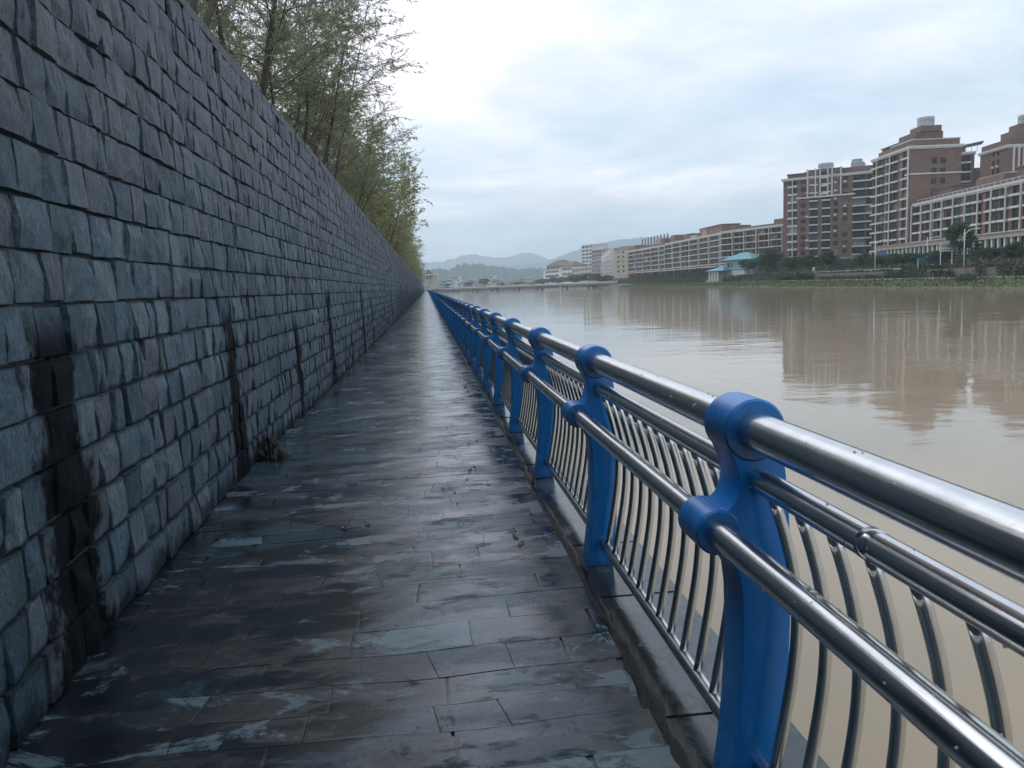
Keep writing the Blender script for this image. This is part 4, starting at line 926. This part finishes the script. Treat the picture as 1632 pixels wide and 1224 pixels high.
# statue, lamps, sign, hoardings
b = at(1297, 437, 217)
r = empty('stone_statue', b, 0, 'small white stone bust on a plinth, on the wall before the curved tower', 'statue')
m = MB(); m.box(-.75, -.5, -.8, .75, .5, .25); m.box(-.35, -.3, .25, .35, .3, .6); m.obj('plinth', M['whitestone'], r)
m = MB(); m.lathe([(.2, .6), (.42, .8), (.45, 1.1), (.2, 1.28), (.3, 1.42), (.34, 1.6), (.25, 1.82), (.05, 1.9)], 12); m.obj('bust', M['whitestone'], r, True)
def lamp(px, pyb, pyt, dep, side, label):
    b = at(px, pyb, dep); h = zat(px, pyt, dep) - b.z
    r = empty('street_lamp', b, -PSI, label, 'street lamp', 'street lamps on the far promenade')
    m = MB(); m.tube([(0, 0, -.8), (0, 0, h*.5), (0, 0, h)], [.10, .085, .06], 8); m.tube([(0, 0, h - .9), (side*.9, 0, h - .15), (side*1.9, 0, h)], .07, 6); m.obj('pole', M['lampm'], r, True)
    m = MB(); m.box(min(side*1.7, side*2.6), -.15, h - .06, max(side*1.7, side*2.6), .15, h + .12); m.obj('lamp_head', M['lampm'], r)
lamp(1394.5, 427, 383, 175, 1, 'white street lamp before the corner of the plain end wall tower')
lamp(1477, 421, 378, 160, 1, 'white street lamp left of the white sign board')
lamp(1536, 419, 365, 138, 1, 'white street lamp in front of the tall round tree')
lamp(1074, 446, 425, 380, 1, 'white street lamp before the middle of the long balcony row')
lamp(964, 451, 437, 560, -1, 'white street lamp below the white pinnacled building')
lamp(907, 455, 439, 640, -1, 'white street lamp by the far end of the bridge')
sd_ = 148; A = at(1497, 401, sd_); r = empty('sign_board', (A.x, A.y, A.z), -PSI, 'white sign board on two posts with dark lettering, before the low block', 'sign'); w_ = 24*sd_/FPX; h_ = 13.5*sd_/FPX
m = MB(); m.box(0, 0, 0, w_, .12, h_); m.obj('panel', M['whitestone'], r)
for x in (.3, w_ - .4): put(r, 'post', .12, .12, 3.0, 'lampm', x, .13, -2.4)
m = MB(); random.seed(3); gw = w_*.70/5                  # the blurred row of characters and the thin line under it
for i in range(5):
    x = w_*.14 + i*gw*1.06; 
    for j in range(3): m.box(x + gw*(.12 + .28*j), -.012, h_*.42, x + gw*(.22 + .28*j), -.002, h_*random.uniform(.72, .86))
    m.box(x + gw*.08, -.014, h_*random.uniform(.5, .66), x + gw*.86, -.004, h_*.70)
m.box(w_*.12, -.012, h_*.16, w_*.86, -.002, h_*.24); m.obj('lettering', M['ink'], r)
def hoard(px0, px1, py0, py1, dep, mat, label, name='hoarding', cat='hoarding'):
    A = at(px0, py1, dep); w = (px1 - px0)*dep/FPX; h = (py1 - py0)*dep/FPX; r = empty(name, A, -PSI, label, cat)
    m = MB(); n_ = max(2, int(w/1.2))
    for i in range(n_): m.box(w*i/n_, 0 if i % 2 else .05, 0, w*(i+1)/n_, .15, h)
    m.obj('panel', M[mat], r)
    for i in range(3): put(r, 'post', .12, .12, h + .6, 'lampm', w*i/2 - .06, .18, -.7)
hoard(1336, 1352, 414, 430, 216, 'hoard', 'teal site hoarding under the trees before the curved tower')
hoard(1464, 1508, 411, 421, 156, 'hoard', 'long teal hoarding behind the hedge, left of the tall round tree')
hoard(1397, 1410, 401, 411, 196, 'bluebd', 'blue shop board under the cream ground floor at the tower corner', 'shop_board', 'board')

# ------------------------------------------------------------------ bridge, gatehouse, town, hills
A, B = P2(690, 640), P2(981, 478); loc, rz, L = frame_of(A, B, -1.5)
r = empty('river_bridge', loc, rz, 'long low concrete bridge crossing the river in the distance', 'bridge')
m = MB(); m.box(-8, 0, 1.7, L + 2, 9, 2.75); m.obj('deck', M['conc'], r)
m = MB(); m.box(-8, -.25, 2.75, L + 2, .1, 3.35); m.obj('parapet', M['offw'], r)
for i in range(1, 8):
    x = L*i/8; q = MB()
    q.box(x - .6, 1.2, -2, x + .6, 2.4, 1.7); q.box(x - .6, 6, -2, x + .6, 7.2, 1.7); q.box(x - 1.2, .6, 1.3, x + 1.2, 8, 1.7); q.obj('pier', M['offw' if i == 6 else 'conc'], r)
q = MB(); q.box(L - 4, -.6, -2, L + 3, 9.6, 1.7); q.obj('abutment', M['conc'], r)
gd = 632; A, B = P2(676.5, gd), P2(693.5, gd); loc, rz, L = frame_of(A, B, zat(685, 462, gd))
r = empty('gatehouse', loc, rz, 'cream gatehouse with an arch and red pavilion roof at the end of the walkway', 'gatehouse')
hE = zat(685, 438.5, gd) - loc.z; hT = zat(685, 432.0, gd) - loc.z
def arch_wall(L, D, H, aw, ah):
    m = MB(); x0, x1 = L/2 - aw/2, L/2 + aw/2; n = 10
    m.box(0, 0, 0, x0, D, H); m.box(x1, 0, 0, L, D, H)
    top = [(x0 + aw*i/n, ah + sin(pi*i/n)*aw*.4) for i in range(n+1)]
    for i in range(n):
        (xa, za), (xb, zb) = top[i], top[i+1]
        m.add([(xa, 0, za), (xb, 0, zb), (xb, 0, H), (xa, 0, H), (xa, D, za), (xb, D, zb), (xb, D, H), (xa, D, H)], [(0, 1, 2, 3), (4, 7, 6, 5), (0, 4, 5, 1), (3, 2, 6, 7)])
    return m
arch_wall(L, 7, hE*.70, L*.56, hE*.16).obj('wall', M['cream'], r)
m = MB()
for x in (0, L*.30, L*.62, L - .9): m.box(x, .1, hE*.70, x + .9, 1.0, hE); m.box(x, 6, hE*.70, x + .9, 6.9, hE)
m.box(L*.3, 3, hE*.7, L*.7, 6, hE); m.obj('upper_storey', M['cream'], r)
put(r, 'window', L*.14, .1, hE*.07, 'glass', L*.43, -.06, hE*.50); put(r, 'window', L*.22, .1, hE*.18, 'glass', L*.12, 2.8, hE*.74); put(r, 'window', L*.2, .1, hE*.18, 'glass', L*.40, 2.8, hE*.74)
m = MB(); m.box(-2.2, -1.6, hE, L + 2.2, 8.6, hE + .7); m.obj('eaves', M['white'], r)
m = MB(); hip(m, 0, .6, L*.78, 6.4, hE + .9, hT - hE, .3, 0, .4); m.obj('roof', M['roofred'], r)
# distant town
tg = MB(); tg.box(-2600, 690, -3, -2, 691, .2)
tb = []
for (x0, x1, y0, y1) in ((-700, 760, 800, 2600),):
    for l, d in ((x0, y0), (x1, y0), (x1, y1), (x0, y1)): tb.append(LD(l, d, .4))
    for l, d in ((x0, y0), (x1, y0), (x1, y1), (x0, y1)): tb.append(LD(l, d, -3))
tag(link('town_ground', mesh('town_ground', tb, [(0, 1, 2, 3), (4, 5, 1, 0), (5, 6, 2, 1), (6, 7, 3, 2), (7, 4, 0, 3)], M['soil'])), 'low ground under the distant town', None, None, 'structure')
tg = None
random.seed(12)
TG = 'houses of the distant town'
cols = [('offw', 'white'), ('greyr', 'grey'), ('offw', 'white'), ('pinkr', 'pinkish'), ('cream', 'cream'), ('greyr', 'grey')]
hx = 700.; hi = 0; row = 0
while row < 2:
    if hx > 864: row += 1; hx = 703.; continue
    w = random.uniform(5.5, 12.5); top = random.uniform(439.5, 449) if hx < 800 or hx > 815 else random.uniform(444, 450); dep = random.uniform(880, 960) if row else random.uniform(1040, 1180); top += 4.5*row
    mt, nm = random.choice(cols); nfl = max(2, int((460 - top)/4.2)); near = 'left' if hx < 760 else ('middle' if hx < 812 else 'right')
    rf = random.random() < .12
    r = far_block('small ' + nm + (' red roofed' if rf else ' flat roofed') + (' tall narrow' if w < 7.5 else ' wide') + ' house in the ' + near + ' third of the distant town', hx, dep, hx + w, dep - 4, top, mt, 10, max(2, int(w/2.2)), nfl, 'house', 'distant_house', 3. if rf else None, .4)
    r['group'] = TG; hx += w*random.uniform(.6, .95)*(1 if row == 0 else 1.35); hi += 1
for px, t_, w, lab in ((772, 443, 20, 'large dark rounded tree in the middle of the distant town'), (748, 449, 12, 'small dark tree left of the large rounded tree in the distant town'), (825, 449, 26, 'wide low dark tree in front of the right part of the distant town'), (850, 450, 22, 'dark tree between the distant town and the long white block'), (713, 451, 10, 'small dark tree beside the gatehouse'), (800, 451, 12, 'small pale tree in the gap of the distant town')):
    tree(px, 461 - (px - 680)*.0401, t_, 60, 0, lab, w, 'trees of the distant town', dep=845)
def hill(name, prof, dep, thick, mat, base, jag, seed, step=3.):
    """a ridge whose crest follows the picture columns, with real width; a mesh of slopes"""
    x0, x1 = prof[0][0], prof[-1][0]; n = int((x1 - x0)/step); K = 13; v, f = [], []
    for i in range(n + 1):
        px = x0 + (x1 - x0)*i/n; y = float(np.interp(px, [p[0] for p in prof], [p[1] for p in prof])); z = zat(px, y, dep); l = at(px, y, dep).dot(cRh)
        z += jag*(mn.noise(Vector((i*.33, seed, 0))) + .6*mn.noise(Vector((i*.9, seed, 3))))
        for j in range(K):
            s = j/(K-1)*2 - 1; hh = (1 - abs(s)**1.5); d = dep + s*thick + (s*thick*.25)*mn.noise(Vector((i*.12, s*2, seed)))
            zz_ = base + (z - base)*hh*(1 + (.10*mn.noise(Vector((i*.25, s*6, seed + 9))) if abs(s) > .05 else 0)); v.append(LD(l*d/dep, d, zz_))
    for i in range(n):
        for j in range(K-1): a = i*K + j; f.append((a, a + K, a + K + 1, a + 1))
    return tag(link(name, mesh(name, v, f, mat, True)), None, None, None, 'structure')
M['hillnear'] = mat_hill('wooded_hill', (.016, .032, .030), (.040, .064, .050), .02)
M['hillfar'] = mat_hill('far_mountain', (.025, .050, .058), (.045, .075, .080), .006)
hill('hills', [(640, 432), (680, 430), (700, 428), (716, 430), (726, 424), (742, 419.5), (752, 421), (766, 420), (776, 423), (800, 425), (824, 429), (846, 427), (872, 428), (910, 424), (960, 424), (1040, 424)], 2300, 330, M['hillnear'], 0, 7.5, 1, 1.6)
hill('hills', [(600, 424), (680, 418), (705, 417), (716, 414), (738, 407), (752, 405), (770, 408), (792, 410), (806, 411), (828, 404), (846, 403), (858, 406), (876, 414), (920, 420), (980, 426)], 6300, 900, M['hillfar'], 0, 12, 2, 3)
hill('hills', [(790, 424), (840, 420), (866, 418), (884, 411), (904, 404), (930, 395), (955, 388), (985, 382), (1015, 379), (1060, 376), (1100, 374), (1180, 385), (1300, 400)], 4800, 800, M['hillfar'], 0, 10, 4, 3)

# ------------------------------------------------------------------ willows behind the wall
def willow(seed, h, spread, nstem, nbr, ntw, nlf, leaf, mat, lean=(0, 0), droop=.5, lod=6):
    g = random.Random(seed); wood = MB(); Cn, Dr, Ti = [], [], []
    def grow(p, d, ln, n, wig, up):
        pts = [p.copy()]
        for i in range(n):
            d = (d + Vector((g.gauss(0, wig), g.gauss(0, wig), g.gauss(0, wig) + up))).normalized(); p = p + d*ln/n; pts.append(p.copy())
        return pts, d
    for si in range(nstem):
        a = 2*pi*si/nstem + g.uniform(-.5, .5); t = g.uniform(.12, .42)*spread
        d0 = Vector((cos(a)*t + lean[0], sin(a)*t + lean[1], 1)).normalized(); hh = h*g.uniform(.78, 1.08)
        st, _ = grow(Vector((cos(a)*.12, sin(a)*.12, -.5)), d0, hh, 9, .07, .035)
        r0 = .028 + .0062*h*g.uniform(.6, 1.); wood.tube(st, [max(.008, r0*(1 - i/9.5)**1.1) for i in range(10)], lod)
        for bi in range(nbr):
            s = g.uniform(.26, .98); k = s*9; i0 = min(8, int(k)); p = st[i0].lerp(st[i0+1], k - i0)
            az = g.uniform(0, 2*pi); el = g.uniform(.35, 1.05); ln = h*(.10 + .22*(1 - s))*g.uniform(.7, 1.3) + .35
            bd = Vector((cos(az)*cos(el), sin(az)*cos(el), sin(el)))
            br, _ = grow(p, bd, ln, 6, .10, .01); wood.tube(br, [max(.003, .014*(1 - s*.5)*(1 - i/6.6)) for i in range(7)], max(3, lod - 2), cap=False)
            for ti in range(ntw):
                q = g.uniform(.25, 1.); kk = q*6; j0 = min(5, int(kk)); p2 = br[j0].lerp(br[j0+1], kk - j0)
                az2 = g.uniform(0, 2*pi); td = (br[j0+1] - br[j0]).normalized()*.7 + Vector((cos(az2), sin(az2), g.uniform(-.35, .45)))*.7
                tw, _ = grow(p2, td.normalized(), g.uniform(.4, .95), 5, .13, -.10*droop)
                if lod > 4: wood.tube(tw, [.004, .0035, .003, .0025, .002, .0015], 3, cap=False)
                base_t = g.uniform(.15, .9)
                for li in range(nlf):
                    m_ = g.uniform(.1, 1.02)*5; j = min(4, int(m_)); pp = tw[j].lerp(tw[j+1], min(1.1, m_ - j))
                    dd = (tw[j+1] - tw[j]).normalized() + Vector((g.gauss(0, .55), g.gauss(0, .55), g.gauss(-.30, .45)*1.0))
                    dd.normalize(); Cn.append(pp + dd*leaf*.5); Dr.append(dd); Ti.append(base_t)
    v, f, t = leaf_cloud(np.array([c[:] for c in Cn]), np.array([d[:] for d in Dr]), leaf, .19 if lod > 4 else .30, np.array(Ti))
    return mesh('crown', v, f, mat, False, t), wood.me('trunk', M['bark'], True)
def place_willow(ms, x, y, z, rz, sc, label, group=None):
    e = empty('willow_tree', (x, y, z), rz, label, 'tree', group or 'willows behind the stone wall'); e.scale = (sc, sc, sc)
    link('crown', ms[0], e); link('trunk', ms[1], e); return e
ZG = 3.02
W1 = willow(101, 8.0, 1.0, 5, 19, 15, 28, .092, M['willow']); W2 = willow(102, 8.0, 1.0, 6, 18, 16, 28, .097, M['willow']); W3 = willow(103, 7.4, 1.15, 7, 17, 15, 26, .10, M['willow'])
W4 = willow(104, 7.6, 1.1, 6, 15, 10, 14, .17, M['willow_far'], lod=4); W5 = willow(105, 7.0, 1.0, 6, 15, 10, 14, .18, M['willow_far'], lod=4)
place_willow(W1, -3.3, 10.4, ZG, .4, 1.0, 'nearest willow over the wall, cut by the top edge of the view')
place_willow(W2, -3.1, 14.2, ZG, 5.0, 1.0, 'willow with a thick leaning trunk, second along the wall from the near end')
place_willow(W3, -3.2, 19.5, ZG, 1.1, 1.0, 'wide many stemmed willow whose thin branches reach out toward the river')
place_willow(W2, -3.4, 25.0, ZG, 4.0, .98, 'open crowned willow just beyond the wide many stemmed one')
place_willow(W3, -3.2, 31.0, ZG, 3.2, .92, 'dense olive willow at the middle of the visible tree row')
far_w = [(38, W4), (45, W5), (52, W4), (60, W5), (68, W4), (77, W5), (87, W4), (98, W5), (110, W4), (124, W5), (140, W4), (158, W5), (180, W4), (205, W5), (235, W4), (270, W5), (310, W4), (360, W5), (420, W4), (490, W5)]
for i, (yy, ms) in enumerate(far_w):
    place_willow(ms, -3.3 + random.uniform(-.3, .3), yy, ZG, random.uniform(0, 6.28), random.uniform(.88, 1.08), 'olive willow in the dense far stretch of the row behind the wall', 'far willows behind the stone wall')

# ------------------------------------------------------------------ litter on the walkway
M['rag'] = simple('wet_black_cloth', (.008, .0085, .010), .42, .5, 9, bump=.3, bscale=60); M['dleaf'] = simple('wet_dead_leaf', (.022, .017, .012), .3, .4, 20)
def ground_at(px, py):
    d = cF*FPX + cR*(px - PW/2) + cU*(PH/2 - py); t_ = -CAMH/d.z; return Vector((0, 0, CAMH)) + d*t_
p = ground_at(436, 731)
n, k = 44, 15; v = []; random.seed(4)
for j in range(k):
    s = j/(k-1)
    for i in range(n):
        a = 2*pi*i/n; fold = .5*mn.noise(Vector((cos(a)*2.6, sin(a)*2.6, s*1.3))) + .35*abs(mn.noise(Vector((cos(a)*6, sin(a)*6, 3 + s*2)))) - .10
        rr = (.155*(1 - s)**.6 + .012)*(1 + 1.7*fold*(1 - .2*s)); z = .24*s**1.0*(1 + .5*mn.noise(Vector((cos(a)*3, sin(a)*3, 8 + s*2)))) 
        v.append((rr*cos(a)*1.0 - .07*s, rr*sin(a)*.85, max(0.003, z)))
f = [(j*n + i, j*n + (i+1) % n, (j+1)*n + (i+1) % n, (j+1)*n + i) for j in range(k-1) for i in range(n)] + [tuple(range((k-1)*n, k*n))]
v = [(a*.78, b*.78, c*.80) for a, b, c in v]
tag(link('crumpled_cloth', mesh('crumpled_cloth', v, f, M['rag'], False), None, (p.x, p.y, .004), .5), 'crumpled black wet cloth lying against the foot of the wall', 'cloth')
LFm = []
for q in range(3):
    m = MB(); n = 9; g = random.Random(q)
    top = [(.10*(i/(n-1) - .5)*2, .028*sin(pi*i/(n-1))**.8*(1 + g.uniform(-.15, .15)), .010 + .018*abs(sin(i*1.3 + q))) for i in range(n)]
    bot = [(x, -y*.9, z*.8) for x, y, z in top]
    vv_ = top + [(x, 0, z*.35) for x, y, z in top] + bot; m.add(vv_, [(i, i+1, n+i+1, n+i) for i in range(n-1)] + [(n+i, n+i+1, 2*n+i+1, 2*n+i) for i in range(n-1)])
    m.tube([(.10, 0, .006), (.13, .004, .012), (.15, .01, .006)], .002, 4); LFm.append(m.me('dead_leaf', M['dleaf']))
spots = [(628, 527, 2.6), (632, 537, 2.4), (652, 508, 2.4), (678, 493, 2.6), (687, 496, 2.2), (649, 517, 2.6), (727, 589, 1.6), (744, 606, 1.8), (742, 617, 1.6), (752, 588, 1.5), (801, 716, 1.), (822, 856, .9), (830, 868, .8), (816, 846, .7), (788, 693, .9), (560, 772, .8), (585, 836, .7), (548, 842, .8), (706, 780, .6), (749, 750, .7)]
for i, (px, py, sc_) in enumerate(spots):
    p = ground_at(px, py)
    o = link('dead_leaf', LFm[i % 3], None, (p.x, p.y, .004), random.uniform(0, 6.28)); o.scale = (sc_*.62, sc_*.62, sc_*.4)
    far = py < 560
    tag(o, 'dark wet leaf on the far stretch of the walkway' if far else ('dark wet leaf beside the foot of the railing posts' if px > 720 and py < 650 or px > 780 else 'dark wet leaf out on the middle of the walkway'), 'leaf', 'leaves on the far walkway' if far else ('leaves by the railing' if px > 720 and py < 650 or px > 780 else 'leaves on the near walkway'))
hz = bpy.data.materials.new('river_haze'); hz.use_nodes = True; t_ = hz.node_tree; t_.nodes.clear()
pv_ = t_.nodes.new('ShaderNodeVolumePrincipled'); pv_.inputs['Color'].default_value = (.80, .92, 1.0, 1); pv_.inputs['Density'].default_value = .00025; pv_.inputs['Anisotropy'].default_value = .2
o_ = t_.nodes.new('ShaderNodeOutputMaterial'); t_.links.new(pv_.outputs[0], o_.inputs['Volume'])
m = MB(); m.box(-4200, -160, -7.2, 6500, 8600, 360); tag(m.obj('haze', hz), None, None, None, 'stuff')
